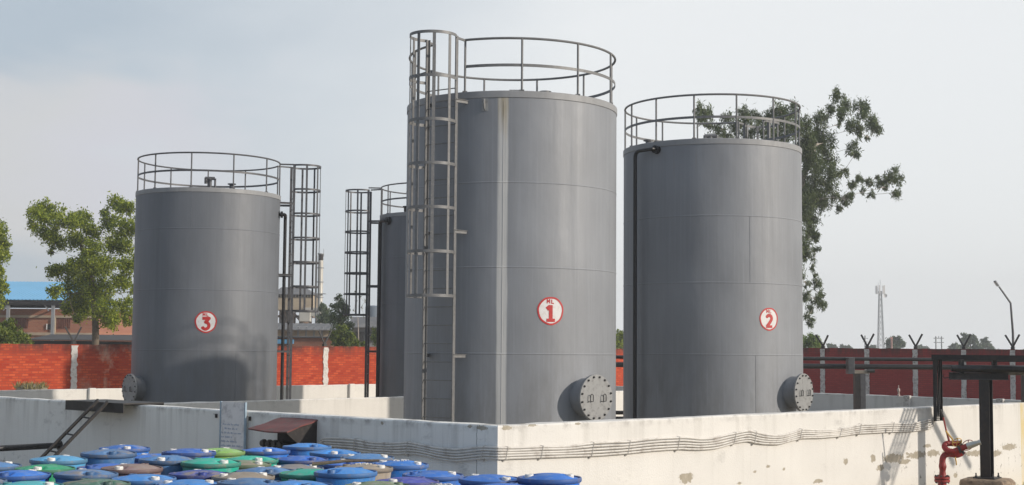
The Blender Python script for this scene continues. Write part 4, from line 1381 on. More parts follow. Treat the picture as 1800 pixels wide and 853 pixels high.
GD = (0.06, 0.17, 0.11); TN = (0.36, 0.30, 0.23); PK = (0.28, 0.16, 0.15); BR = (0.30, 0.15, 0.05); TG = (0.17, 0.24, 0.12)
DR = [  # px, py, colour, dust, label
 (-14, 810, BD, .35, 'dull blue drum cut off by the left edge, beside the mid green drum'),
 (85, 816, GR, .15, 'mid green drum below the foot of the black ladder'),
 (112, 806, SK, .1, 'sky blue drum right at the foot of the black ladder'),
 (182, 802, BD, .5, 'weathered steel blue drum with a brown rimmed lid, standing high below the ladder'),
 (219, 787, B1, .45, 'blue drum with a dusty white lid, farthest back below the crossing platform'),
 (46, 833, B1, .15, 'clean mid blue drum in front of the mid green drum'),
 (-30, 838, BD, .6, 'grubby grey blue drum at the bottom left corner'),
 (136, 831, BD, .55, 'blue drum with a muddy lid, between the green drum and the dark green drum'),
 (172, 842, GD, .5, 'dark green drum with a brown dusty lid, near the bottom at left'),
 (85, 846, TQ, .2, 'pale turquoise drum at the bottom edge, left'),
 (32, 858, B2, .1, 'deep blue drum at the bottom edge, left of the turquoise one'),
 (215, 849, B2, .55, 'blue drum with a brown dusty lid and big white cap, by the dark green drum'),
 (232, 821, PK, .5, 'dusty pink brown drum among blue ones, below the steel blue drum'),
 (258, 832, B3, .1, 'bright blue drum half hidden between the pink brown and the navy drum'),
 (321, 826, B4, .5, 'navy blue drum with a tan dusty lid, in the middle of the left group'),
 (276, 795, B1, .45, 'strong blue drum with a tan lid, back row under the dark wall stains'),
 (332, 800, B2, .25, 'dark blue drum standing high, just left of the lime green drum'),
 (397, 791, LI, .3, 'lime green drum in the back row below the notice board'),
 (447, 803, TE, .15, 'teal green drum just right of the lime drum'),
 (420, 812, TG, .55, 'olive drum with a tan dusty lid, in front of the lime drum'),
 (372, 819, TE, .15, 'sea green drum with one white cap, in front of the dark blue high drum'),
 (354, 838, B3, .2, 'mid blue drum in front of the sea green drum'),
 (345, 850, BD, .7, 'blue grey drum with a lid caked in mud, bottom edge left of centre'),
 (409, 834, TN, .6, 'pale tan drum between the sea green and the steel blue drum'),
 (436, 846, BD, .3, 'slate blue drum at the bottom edge, in front of the pale tan drum'),
 (474, 820, BD, .35, 'steel blue drum with a white cap in a muddy recess, below the rusty hood'),
 (527, 813, BD, .65, 'tan topped drum behind the steel blue drum under the hood'),
 (466, 788, B1, .15, 'blue drum in the back row right of the notice board'),
 (530, 785, B3, .15, 'blue drum in the back row directly below the rusty hood'),
 (588, 792, B3, .15, 'bright blue drum in the back row where the cables start'),
 (525, 800, B2, .2, 'royal blue drum in the second row below the rusty hood'),
 (592, 809, B2, .2, 'blue drum with a white sticker, in front of where the cables start'),
 (641, 803, BD, .3, 'blue drum with a white cap in a dirty recess, at the back right'),
 (546, 827, TE, .35, 'small patch of a light green drum with a stick lying across it'),
 (512, 850, B3, .4, 'big blue drum with a tan stain, bottom edge below the hood'),
 (612, 835, B3, .2, 'bright azure drum standing high at the bottom, centre left'),
 (648, 820, TN, .7, 'grey tan drum covered in pale debris, behind the azure drum'),
 (695, 815, (0.02, 0.2, 0.66), .1, 'vivid light blue drum at the back, right of the debris covered drum'),
 (760, 829, B1, .1, 'clean blue drum standing against the shaded wall, left of the corner'),
 (730, 840, (0.06, 0.07, 0.42), .3, 'violet blue drum with a round white cap, right of centre in the group'),
 (686, 850, TG, .45, 'dirty olive green drum at the bottom edge, right of the azure drum'),
 (748, 857, BR, .75, 'rusty orange brown topped drum at the bottom edge'),
 (788, 843, BD, .5, 'blue drum with pale crumbs on its lid, below the clean blue drum'),
 (840, 843, B1, .1, 'blue drum peeping up next to the wall corner'),
 (876, 852, B1, .2, 'blue drum right below the wall corner at the bottom edge'),
 (966, 846, B1, .15, 'blue drum standing apart in front of the sunlit wall'),
 (190, 814, B2, .2, 'blue drum tucked close in front of the weathered steel blue drum below the ladder'),
 (291, 813, BD, .4, 'dull blue drum between the pink brown drum and the dark blue high drum'),
 (1022, 854, B3, .1, 'rightmost blue drum, behind the one in front of the sunlit wall'),
]
LZ = PAD_Z + DH
pos = []
for (px, py, *_r) in DR:
    v = on_plane(px, py - 4, (0, 0, LZ), Vector((0, 0, 1)))
    pos.append(Vector((v.x, v.y)))
orig = [p_.copy() for p_ in pos]
for it in range(400):
    mv = 0
    for i in range(len(pos)):
        for j in range(i):
            d_ = pos[i] - pos[j]
            L = d_.length
            if L < 0.581:
                if L < 1e-4: d_ = Vector((0.01, 0.005)); L = d_.length
                k = (0.581 - L) / 2 * d_ / L
                pos[i] += k; pos[j] -= k; mv += 1
        # stay off the walls
        dist, n_ = max(((Vector((pos[i].x, pos[i].y, 0)) - CORNER).dot(n__), tuple(n__)) for n__ in (nR, nL))
        if dist < 0.42: pos[i] += Vector((n_[0], n_[1])) * (0.42 - dist)
        if it < 330: pos[i] += (orig[i] - pos[i]) * 0.06
    if mv == 0 and it > 330: break
rnd = random.Random(21)
if max((a - b).length for a, b in zip(pos, orig)) > 0.4: print('DRUM MOVES', [(round((a - b).length, 2), d_[:2]) for a, b, d_ in zip(pos, orig, DR) if (a - b).length > 0.25])
kids = [pb_, pr_] + caps
for i, ((px, py, c_, dust, lb), p_) in enumerate(zip(DR, pos)):
    if i == 0:
        r_, ks = proto, kids
    else:
        r_ = proto.copy(); col.objects.link(r_); ks = []
        for k in kids:
            n_ = k.copy(); col.objects.link(n_); n_.parent = r_; ks.append(n_)
    r_.location = (p_.x, p_.y, PAD_Z + 0.001)
    r_.rotation_euler = (R(rnd.uniform(-0.7, 0.7)), R(rnd.uniform(-0.7, 0.7)), rnd.uniform(0, 2 * math.pi))
    s = rnd.uniform(0.945, 0.96)
    r_.scale = (s, s, (1.06 if 'high' in lb or 'brown rimmed' in lb or 'apart' in lb else rnd.uniform(0.96, 1.02)))
    r_['label'] = lb
    for k in ks[:2]: k.color = (*c_, dust)
    for k in ks[2:]:
        if rnd.random() < 0.45:
            k.material_slots[0].link = 'OBJECT'; k.material_slots[0].material = M['drum']; k.color = (c_[0] * .6, c_[1] * .6, c_[2] * .6, 0.8)
    if lb.startswith('blue drum with a white sticker') or 'debris' in lb or 'crumbs' in lb:
        q = MB()
        for z in range(1 if 'sticker' in lb else 22):
            a = rnd.uniform(0, 6.28); rr = math.sqrt(rnd.random()) * 0.2
            w_, h_ = (0.09, 0.05) if 'sticker' in lb else (rnd.uniform(.012, .03), rnd.uniform(.008, .02))
            A_ = rnd.uniform(0, 3.1)
            X_ = Vector((math.cos(A_), math.sin(A_), 0)); Y_ = Vector((-X_.y, X_.x, 0))
            rr = rr * 0.45
            q.box((rr * math.cos(a), rr * math.sin(a), 0.921), (w_, h_, 0.003 if 'sticker' in lb else 0.008), (X_, Y_, UZ))
        o = q.build('sticker' if 'sticker' in lb else 'debris', M['sticker'], r_, smooth=0)
# a stick across the light green drum
k = next(i for i, d_ in enumerate(DR) if 'stick lying' in d_[4])
a = Vector((pos[k].x + 0.02, pos[k].y - 0.05, LZ + 0.04)); b = a + Vector((0.62, 0.12, 0.03))
q = MB(); q.tube([a, a * .5 + b * .5 + Vector((0, 0.02, 0.012)), b], [0.018, 0.015, 0.011], 7)
o = q.build('stick', M['bark'], base=tuple(a)); tag(o, 'brown stick lying across the drum lids left of the azure drum', 'stick')

# ------------------------------------------------------------------ trees
def ico_leaf_mesh(name, clumps, per_m2, L, W, mat, parent, base, droop, seed, squash=0.8):
    rs = np.random.RandomState(seed)
    P_, D_ = [], []
    for (c, r) in clumps:
        n = max(8, int(per_m2 * r * r))
        g_ = rs.normal(size=(n, 3)); g_ /= np.linalg.norm(g_, axis=1)[:, None]
        rad = rs.uniform(0.15, 1.0, size=(n, 1)) ** 0.6
        sub = rs.normal(size=(max(4, int(5 + n / 45)), 3)); sub /= np.linalg.norm(sub, axis=1)[:, None]
        sub *= rs.uniform(0.35, 0.95, size=(len(sub), 1))
        ss = sub[rs.randint(0, len(sub), n)]
        g2 = rs.normal(size=(n, 3)) * np.array([1, 1, 1.0 + 0.7 * droop])
        pts = np.where(rs.rand(n, 1) < 0.97, ss + g2 * 0.2 - np.array([0, 0, 0.25 * droop]) * rs.rand(n, 1), g2 * 0.4)
        pts = pts * r * np.array([1, 1, squash]) + np.array(c)
        P_.append(pts)
        dd = rs.normal(size=(n, 3)); dd /= np.linalg.norm(dd, axis=1)[:, None]
        dd[:, 2] -= droop; dd /= np.linalg.norm(dd, axis=1)[:, None]
        D_.append(dd)
    P_ = np.concatenate(P_); D_ = np.concatenate(D_)
    n = len(P_)
    side = np.cross(D_, rs.normal(size=(n, 3))); side /= np.linalg.norm(side, axis=1)[:, None]
    l = L * rs.uniform(0.6, 1.3, size=(n, 1)); w_ = W * rs.uniform(0.6, 1.3, size=(n, 1))
    nb = np.cross(D_, side)
    v0 = P_ - D_ * l / 2; v2 = P_ + D_ * l / 2
    v1 = P_ + side * w_ / 2 + nb * w_ * 0.15; v3 = P_ - side * w_ / 2 + nb * w_ * 0.15
    V = np.stack([v0, v1, v2, v3], 1).reshape(-1, 3) - np.array(base)
    me = bpy.data.meshes.new(name)
    me.vertices.add(4 * n); me.vertices.foreach_set('co', V.astype(np.float32).ravel())
    me.loops.add(4 * n); me.loops.foreach_set('vertex_index', np.arange(4 * n, dtype=np.int32))
    me.polygons.add(n); me.polygons.foreach_set('loop_start', np.arange(0, 4 * n, 4, dtype=np.int32))
    me.materials.append(mat)
    me.update(calc_edges=True); me.validate()
    o = bpy.data.objects.new(name, me); col.objects.link(o); o.parent = parent
    return o
def branches(trunk, clumps, r0, mat, parent, base, seed, tip=0.02):
    rnd = random.Random(seed)
    q = MB()
    n = len(trunk)
    q.tube(smooth_path(trunk, 4), [r0 * (1 - 0.55 * i / ((n - 1) * 4)) for i in range((n - 1) * 4 + 1)], 9)
    nodes = [(p_, r0 * (1 - 0.5 * i / (n - 1))) for i, p_ in enumerate(smooth_path(trunk, 3)) if i > len(trunk)]
    cl = sorted(clumps, key=lambda c: (Vector(c[0]) - trunk[-1]).length)
    for (c, r) in cl:
        c = Vector(c)
        best = min(nodes, key=lambda nd: (nd[0] - c).length + max(0, nd[0].z - c.z + 0.15 * (c - nd[0]).length) * 1.4)
        a = best[0]
        d_ = c - a
        rr = min(best[1] * 0.6, max(tip, 0.02 * d_.length + tip))
        m = 5
        pts = [a + d_ * (k / m) + Vector((rnd.uniform(-1, 1), rnd.uniform(-1, 1), rnd.uniform(-0.6, 1.0))) * (0.06 * d_.length * math.sin(math.pi * k / m)) for k in range(m + 1)]
        q.tube(pts, [rr + (tip - rr) * k / m for k in range(m + 1)], 5)
        for k in range(2, m + 1): nodes.append((pts[k], rr + (tip - rr) * k / m))
        for j in range(5):
            e_ = c + Vector((rnd.uniform(-1, 1), rnd.uniform(-1, 1), rnd.uniform(-0.7, 0.9))) * r * 0.8
            q.tube([pts[-2], (pts[-2] + e_) / 2 + Vector((0, 0, 0.05 * r)), e_], [tip, tip * 0.7, tip * 0.4], 4)
    return q.build('trunk', mat, parent, base=base, smooth=60)
def tree(name, label, Y, trunk_px, clumps_px, depth, per_m2, L, W, lmat, bmat, r0, droop, seed, group=None, squash=0.85, tip=0.02, grow=1.25):
    rs = random.Random(seed)
    k = Y / FPX
    b = at(trunk_px[0][0], trunk_px[0][1], Y); b.z = 0
    t = thing(name, b, label, 'tree', group)
    tr = [b] + [at(x, y, Y) for (x, y) in trunk_px[1:]]
    cl = []
    for (x, y, r) in clumps_px:
        cl.append((tuple(at(x, y, Y + rs.uniform(-depth, depth))), r * k * grow))
    branches(tr, cl, r0, bmat, t, tuple(b), seed, tip)
    ico_leaf_mesh('crown', cl, per_m2, L, W, lmat, t, tuple(b), droop, seed, squash)
    return t
M['leaf_euc'] = leaf_mat('eucalyptus_leaf', (0.035, 0.06, 0.02), (0.17, 0.215, 0.075), 0.35)
M['leaf_tree'] = leaf_mat('bright_leaf', (0.05, 0.10, 0.008), (0.46, 0.52, 0.05), 0.48)
M['leaf_bush'] = leaf_mat('yellow_green_leaf', (0.06, 0.11, 0.015), (0.25, 0.29, 0.04), 0.4)
M['leaf_far'] = leaf_mat('far_leaf', (0.03, 0.06, 0.02), (0.10, 0.14, 0.05), 0.3)
M['leaf_palm'] = leaf_mat('pale_green_leaf', (0.10, 0.17, 0.04), (0.30, 0.38, 0.12), 0.4)
M['leaf_dry'] = leaf_mat('dry_grass_leaf', (0.16, 0.15, 0.05), (0.40, 0.34, 0.16), 0.3)

c2 = [(x / 3.708 + 1380, y / 3.708 + 130, r / 3.708) for (x, y, r) in (
 (350, 150, 36), (300, 240, 28), (395, 215, 40), (510, 215, 42), (365, 255, 30), (440, 330, 42), (480, 370, 30), (570, 320, 44), (600, 350, 28), (440, 480, 36), (470, 520, 18), (540, 420, 15), (350, 330, 18), (500, 265, 25),
 (230, 300, 42), (180, 400, 58), (270, 440, 50), (150, 500, 58), (240, 490, 30), (280, 560, 46), (180, 560, 52), (120, 330, 50), (130, 420, 50), (310, 650, 42), (350, 660, 22), (270, 720, 48), (200, 650, 58), (150, 740, 58),
 (395, 640, 22), (440, 720, 28), (490, 690, 26), (552, 700, 25), (415, 800, 24), (515, 765, 16), (567, 790, 20), (635, 705, 32), (700, 660, 40), (740, 690, 28), (725, 780, 27), (130, 830, 58), (230, 830, 52), (330, 800, 28), (385, 825, 24), (600, 670, 14), (655, 740, 14))]
c1 = [(x / 4.265 + 1070, y / 4.265 + 130, r / 4.265) for (x, y, r) in (
 (700, 270, 42), (720, 330, 40), (770, 380, 30), (735, 290, 25), (840, 420, 36), (880, 340, 34), (950, 390, 46), (1010, 285, 42), (1030, 340, 36), (1020, 440, 36), (1100, 320, 42), (1110, 420, 46), (1200, 320, 42), (1290, 270, 48),
 (1290, 360, 52), (1370, 280, 48), (1380, 400, 58), (1200, 440, 46), (1290, 450, 56), (900, 470, 40), (780, 470, 25))]
c3 = [(x / 3.046 + 1380, y / 3.046 + 340, r / 3.046) for (x, y, r) in (
 (130, 30, 36), (190, 20, 36), (290, 80, 18), (350, 20, 18), (130, 120, 36), (130, 200, 32), (160, 230, 26), (125, 290, 32), (118, 340, 22), (150, 395, 14), (165, 440, 10), (115, 490, 14), (172, 490, 22), (115, 550, 24), (170, 570, 27), (200, 600, 17), (125, 620, 18), (140, 690, 20), (120, 655, 14), (190, 540, 16), (60, 100, 60), (50, 250, 50), (60, 400, 40), (150, 150, 20), (170, 300, 14), (155, 345, 12))]
back = [(1330, 300, 22), (1360, 330, 22), (1300, 330, 20), (1380, 380, 20), (1345, 265, 18), (1250, 290, 14)]
tree('eucalyptus_tree', 'tall loose eucalyptus with drooping leaf clumps, rising behind the ML 2 tank', 84,
     [(1368, 640), (1372, 560), (1378, 470), (1392, 400), (1404, 340), (1415, 300), (1432, 255)], c1 + c2 + c3 + back, 2.6, 1700, 0.28, 0.055, M['leaf_euc'], M['bark_pale'], 0.34, 0.9, 31, squash=0.95, tip=0.016, grow=1.45)
# bare twigs on top of it
cl1 = [(x / 2.4375, y / 2.4375 + 230, r / 2.4375) for (x, y, r) in (
 (150, 350, 40), (190, 330, 38), (240, 345, 42), (205, 430, 52), (290, 390, 52), (350, 375, 44), (385, 425, 46), (250, 470, 44), (330, 470, 48), (215, 520, 16), (140, 400, 30), (500, 320, 46), (540, 330, 38), (470, 395, 42), (540, 415, 52), (490, 480, 52),
 (400, 520, 56), (540, 500, 40), (330, 560, 36), (280, 605, 52), (225, 600, 34), (370, 600, 64), (450, 580, 58), (540, 570, 48), (235, 685, 34), (330, 680, 64), (430, 680, 64), (530, 650, 48), (285, 760, 34), (360, 750, 60), (460, 770, 60), (540, 750, 46), (330, 805, 24), (480, 815, 44), (555, 800, 36), (180, 375, 36), (450, 350, 24), (600, 430, 40), (600, 560, 40), (590, 690, 36))]
tree('leafy_tree', 'sunlit bushy green tree behind the brick wall, left of the ML 3 tank', 72,
     [(168, 640), (168, 590), (166, 540), (160, 490), (150, 455), (142, 430)], cl1, 1.6, 2300, 0.16, 0.08, M['leaf_tree'], M['bark'], 0.2, 0.25, 12, tip=0.014, grow=1.1)
tree('leafy_tree', 'green tree cut off by the left edge, in front of the blue roof', 70,
     [(-30, 640), (-32, 560), (-34, 500), (-36, 450)], [(-8, 402, 16), (-20, 420, 24), (4, 428, 14), (8, 446, 10), (-12, 450, 20), (-4, 475, 14), (-20, 500, 22), (2, 505, 13), (-8, 525, 16), (-40, 470, 26), (-50, 420, 28), (-40, 520, 24), (-6, 545, 10)], 1.2, 2300, 0.16, 0.08, M['leaf_tree'], M['bark'], 0.18, 0.25, 13, tip=0.014)
tree('round_bush', 'yellow green bush peeping over the brick wall at far left', 66,
     [(8, 640), (8, 612), (10, 600)], [(0, 585, 16), (14, 578, 13), (24, 590, 15), (40, 596, 12), (-14, 580, 16), (8, 598, 16), (30, 603, 12), (52, 604, 7), (18, 566, 7)], 0.7, 2400, 0.15, 0.08, M['leaf_bush'], M['bark'], 0.06, 0.1, 14, tip=0.01)
tree('small_tree', 'slim grey green tree behind the brick wall, between the two rear tanks', 96,
     [(600, 650), (600, 600), (598, 570), (596, 545)], [(596, 525, 8), (602, 535, 10), (590, 540, 9), (598, 552, 12), (608, 550, 9), (590, 560, 12), (602, 568, 13), (598, 585, 14), (612, 575, 10)], 0.8, 1600, 0.2, 0.07, M['leaf_far'], M['bark'], 0.1, 0.3, 15, tip=0.012)
tree('mango_tree', 'rounded yellow green tree just above the brick wall, below the rear cage', 90,
     [(602, 650), (602, 615), (602, 600)], [(590, 590, 9), (600, 584, 10), (612, 590, 10), (604, 598, 11), (592, 602, 9), (618, 600, 9), (610, 604, 9), (628, 604, 6), (600, 575, 6), (640, 605, 5)], 0.8, 1800, 0.26, 0.1, M['leaf_bush'], M['bark'], 0.09, 0.5, 16, tip=0.012)
tree('bare_tree', 'thin nearly bare grey tree behind the rear ladder cage', 105,
     [(631, 650), (630, 590), (629, 560)], [(622, 545, 4), (636, 540, 4), (642, 528, 3), (626, 530, 3), (632, 522, 3), (618, 560, 4), (640, 555, 4), (624, 512, 2)], 0.8, 160, 0.16, 0.06, M['leaf_far'], M['bark_pale'], 0.06, 0.2, 17, tip=0.012)
tree('dark_tree', 'dark green tree right of the steel chimney', 140,
     [(571, 640), (571, 590), (571, 560)], [(567, 542, 7), (574, 545, 7), (572, 556, 8), (566, 562, 8), (578, 560, 6), (572, 572, 9), (584, 564, 4)], 1.2, 900, 0.35, 0.14, M['leaf_far'], M['bark'], 0.12, 0.3, 18, tip=0.016)
tree('yellow_tree', 'light green treetop close to the left side of the half hidden tank', 92,
     [(662, 640), (661, 605)], [(660, 582, 7), (665, 590, 8), (657, 595, 7), (664, 602, 8)], 0.6, 1500, 0.2, 0.09, M['leaf_bush'], M['bark'], 0.05, 0.2, 19, tip=0.01)
tree('small_tree', 'green treetop showing in the gap between the ML 1 and ML 2 tanks', 120,
     [(1089, 650), (1089, 600)], [(1088, 584, 6), (1091, 592, 8), (1084, 596, 9), (1093, 604, 9), (1086, 606, 8), (1100, 598, 9)], 0.8, 1200, 0.24, 0.1, M['leaf_tree'], M['bark'], 0.08, 0.2, 20, tip=0.012)
tree('palm_bush', 'pale green drooping bush over the maroon wall, just right of the ML 2 tank', 92,
     [(1424, 650), (1424, 615), (1424, 605)], [(1415, 600, 9), (1424, 594, 7), (1434, 600, 9), (1440, 607, 6), (1424, 606, 9), (1406, 606, 8)], 0.7, 1800, 0.34, 0.07, M['leaf_palm'], M['bark'], 0.06, 0.9, 22, tip=0.01)
def far_tree(px, py, w_, h_, Y, label, seed):
    rs = random.Random(seed)
    cl = []
    for i in range(16):
        u, v = rs.uniform(-1, 1), rs.random()
        cl.append((px + u * w_ * 0.42 * (1 - v * 0.55), py + 3 + h_ * (1 - v) * 0.75, w_ * rs.uniform(0.09, 0.16)))
    tree('distant_tree', label, Y, [(px, 640), (px, 612), (px, py + h_ * 0.5)], cl, w_ * 0.3 * Y / FPX, 220, 0.75, 0.35, M['leaf_far'], M['bark'], 0.2, 0.2, seed, 'hazy trees beyond the right wall', tip=0.04)
for a in ((1462, 603, 26, 14, 330, 'grey hazy tree beyond the wall, right of the pale drooping bush', 41), (1486, 606, 30, 12, 360, 'low hazy tree beyond the wall, left of the lattice mast', 42), (1536, 606, 22, 12, 350, 'small hazy tree at the left foot of the lattice mast', 43),
          (1575, 593, 46, 26, 260, 'rounded darker tree at the right foot of the lattice mast', 44), (1706, 590, 46, 28, 270, 'rounded tree beyond the wall, between the frame pole and the street lamp', 45), (1732, 597, 34, 22, 300, 'hazy tree beyond the wall, directly left of the street lamp', 46),
          (1680, 604, 30, 14, 320, 'low hazy tree right of the frame pole', 47), (1620, 607, 34, 10, 380, 'flat hazy tree between the mast and the frame pole', 48), (1830, 600, 60, 20, 310, 'hazy tree beyond the wall at the right edge', 49)):
    far_tree(*a)
# grass heap between the walls at left, grass at the foot of the right wall
def tuft(name, label, base, spread, n, L, W, mat, seed, cat='grass', kind=None):
    rs = np.random.RandomState(seed)
    q = MB()
    for i in range(n):
        a = rs.uniform(0, 6.28); r = spread * math.sqrt(rs.rand())
        b = Vector((base[0] + r * math.cos(a), base[1] + r * math.sin(a), base[2]))
        h = L * rs.uniform(0.5, 1.2); ln = Vector((rs.normal() * .35, rs.normal() * .35, 1)).normalized()
        s_ = Vector((rs.normal(), rs.normal(), 0)).normalized() * W
        m_ = b + ln * h * 0.6; e_ = b + ln * h + Vector((ln.x, ln.y, -0.3)) * h * 0.35
        q.add([b - s_, b + s_, m_ + s_ * 0.7, m_ - s_ * 0.7, e_], [(0, 1, 2, 3), (3, 2, 4)])
    o = q.build(name, mat, base=tuple(base), smooth=0)
    tag(o, label, cat, kind=kind)
    return o
hp = at(55, 690, 49); hp.z = 0
q = MB()
rnd = random.Random(3); n = 22; m = 7; vs = []
for i in range(m + 1):
    f = i / m
    for k in range(n):
        a = 2 * math.pi * k / n
        rr = 0.95 * math.cos(f * math.pi / 2) ** 0.8 * (1 + rnd.uniform(-.09, .09)) + 0.01
        vs.append(hp + Vector((rr * math.cos(a), rr * math.sin(a) * 0.8, 1.22 * math.sin(f * math.pi / 2) + rnd.uniform(-.03, .03))))
q.add(vs, [(i * n + k, i * n + (k + 1) % n, (i + 1) * n + (k + 1) % n, (i + 1) * n + k) for i in range(m) for k in range(n)] + [tuple(m * n + k for k in range(n))])
o = q.build('earth_mound', M['ground'], base=tuple(hp)); tag(o, 'small heap of dry earth at the foot of the brick wall, far left', 'heap')
for i in range(0): pass
tuft('dry_grass', 'yellowish dry grass growing on the heap by the brick wall', tuple(hp + Vector((0, 0, 1.08))), 0.55, 220, 0.3, 0.02, M['leaf_dry'], 5, kind='stuff')
gp = at(1798, 846, PB.y + 0.3); 
zg = 0.0
tuft('grass', 'green and dry grass at the foot of the sunlit wall by the plinth', (PB.x + 1.02, PB.y + 0.55, 0.0), 0.5, 420, 0.42, 0.008, M['leaf_bush'], 6, kind='stuff')

# ------------------------------------------------------------------ buildings and masts beyond the wall
M['blue_roof'] = plain('blue_sheet_roof', (0.16, 0.42, 0.66), 0.5, 0.08, 0.5)
M['far_brick'] = brick_mat('far_red_brick', (0.33, 0.11, 0.065), (0.40, 0.16, 0.09), (0.33, 0.2, 0.14), 1.0)
M['grey_roof'] = plain('grey_asbestos_roof', (0.13, 0.13, 0.135), 0.8, 0.25, 0.4, dirt=(0.2, 0.19, 0.18))
M['tan_wall'] = plain('tan_cladding', (0.42, 0.34, 0.24), 0.8, 0.2, 0.4, dirt=(0.28, 0.22, 0.16))
M['pale_metal'] = plain('pale_stack_metal', (0.55, 0.52, 0.46), 0.4, 0.12, 0.7, 0.3)
M['rust'] = plain('rusty_plant', (0.22, 0.15, 0.11), 0.8, 0.4, 0.6, dirt=(0.3, 0.28, 0.27))
M['mesh_grille'] = plain('brick_jali', (0.19, 0.075, 0.05), 0.9, 0.3, 4)
M['dark_open'] = plain('dark_opening', (0.02, 0.02, 0.022), 0.8, 0.2, 2)
M['far_steel'] = plain('galvanised_steel', (0.3, 0.31, 0.32), 0.6, 0.15, 2, 0.3)
# blue roofed factory
BY = 98.0
def X_(px, Y): return at(px, 560, Y).x
def Z_(py, Y, px=60): return at(px, py, Y).z
bx0, bx1 = X_(-150, BY), X_(168, BY)
t = thing('factory_building', ((bx0 + bx1) / 2, BY, 0), 'red brick factory with a bright blue sheet roof, behind the brick wall at left', 'building')
bs = tuple(t.location)
zw = Z_(543, BY); ze = Z_(528, BY); zr = Z_(489, BY)
q = MB(); q.box(((bx0 + bx1) / 2, BY + 6.2, zw / 2), (bx1 - bx0, 12, zw))
wl_ = q.build('wall', M['far_brick'], t, base=bs)
q = MB(); q.box(((bx0 + bx1) / 2, BY + 0.15, Z_(556.5, BY)), (bx1 - bx0 + 0.1, 0.18, 0.16)); q.box(((bx0 + bx1) / 2, BY + 0.15, Z_(587, BY)), (bx1 - bx0 + 0.1, 0.18, 0.2)); q.build('string_course', plain('band_render', (0.42, 0.33, 0.24), 0.9, 0.15, 2), wl_, base=bs)
for (xa, xb) in ((23, 48), (96, 122)):
    q = MB(); n_ = 8
    xa_, xb_ = X_(xa, BY), X_(xb, BY); za, zb__ = Z_(577, BY), Z_(559, BY)
    q.box(((xa_ + xb_) / 2, BY + 0.19, (za + zb__) / 2), (xb_ - xa_, 0.02, zb__ - za))
    for k in range(n_ + 1): q.box((xa_ + (xb_ - xa_) * k / n_, BY + 0.16, (za + zb__) / 2), (0.05, 0.05, zb__ - za))
    q.build('grille', M['mesh_grille'], wl_, base=bs)
q = MB(); q.box((X_(85.5, BY), BY + 0.18, (Z_(579, BY) + Z_(570, BY)) / 2), (0.26, 0.05, 0.36)); w_ = q.build('window', M['dark_open'], t, base=bs)
q = MB(); q.box((X_(81.5, BY), BY + 0.15, (Z_(579, BY) + Z_(569.5, BY)) / 2), (0.06, 0.08, 0.4)); q.build('frame', M['sign_white'], w_, base=bs)
q = MB()
xl, xr = bx0, X_(118, BY); yf, yb, ym = BY - 1.1, BY + 13.4, BY + 6.0
vs = []
nr = 40
for i in range(nr * 2 + 1):
    x = xl + (xr - xl) * i / (nr * 2); up_ = 0.035 * (i % 2)
    vs += [(x, yf, ze + up_), (x, ym, zr + up_), (x, yb, ze + up_), (x, yb, ze + up_ - 0.03), (x, ym, zr + up_ - 0.03), (x, yf, ze + up_ - 0.03)]
fs = []
for i in range(nr * 2):
    for j in range(6): fs.append((i * 6 + j, (i + 1) * 6 + j, (i + 1) * 6 + (j + 1) % 6, i * 6 + (j + 1) % 6))
fs += [tuple(range(6)), tuple(nr * 12 + j for j in range(5, -1, -1))]
q.add(vs, fs); q.build('roof', M['blue_roof'], t, base=bs, smooth=0)
q = MB(); q.box(((xl + xr) / 2, yf + 0.06, ze - 0.2), (xr - xl, 0.06, 0.3)); q.box(((xl + xr) / 2, BY + 4.5, ze - 0.25), (xr - xl, 0.1, 0.34))
for k in range(9): q.bar((xl + (xr - xl) * (k + .96) / 9, yf + 0.1, ze - 0.3), (xl + (xr - xl) * (k + .96) / 9, BY + 4.5, ze + 0.35), 0.1, 0.08)
q.build('roof_truss', M['dark_open'], t, base=bs)
for px in (14, 93):
    q = MB(); q.box((X_(px, BY - 0.9), BY - 0.9, ze / 2 - 0.05), (0.2, 0.2, ze - 0.1)); q.bar((X_(px, BY), BY - 0.9, ze - 0.75), (X_(px - 9 if px > 50 else px + 5, BY), BY - 0.9, ze - 0.3), 0.08, 0.08)
    q.build('column', M['far_steel'], t, base=bs)
q = MB(); q.box((X_(95.5, BY), BY + 0.08, Z_(575, BY)), (0.16, 0.12, 1.3)); q.build('pilaster', plain('pale_pilaster', (0.5, 0.4, 0.28), 0.9, 0.2, 2), t, base=bs)
# low dark shed in front
SY = 84.0
t = thing('low_shed', (X_(120, SY), SY + 1.5, 0), 'low shed with a dark sheet roof, just over the brick wall at left', 'shed')
bs = tuple(t.location)
sx0, sx1 = X_(50, SY), X_(236, SY); sz = Z_(592, SY)
q = MB(); q.box(((sx0 + sx1) / 2, SY + 2.0, sz / 2 - 0.1), (sx1 - sx0 - 0.3, 3.4, sz - 0.25)); q.build('wall', M['dark_open'], t, base=bs)
q = MB(); vs = [(sx0, SY - .3, sz - 0.16), (sx1, SY - .3, sz - 0.16), (sx1, SY + 4.2, sz + 0.18), (sx0, SY + 4.2, sz + 0.18)]
q.add(vs + [(x, y, z - 0.05) for (x, y, z) in vs], [(0, 1, 2, 3), (7, 6, 5, 4), (0, 4, 5, 1), (1, 5, 6, 2), (2, 6, 7, 3), (3, 7, 4, 0)]); q.build('roof', plain('dark_shed_roof', (0.045, 0.042, 0.042), 0.8, 0.3, 1), t, base=bs, smooth=0)
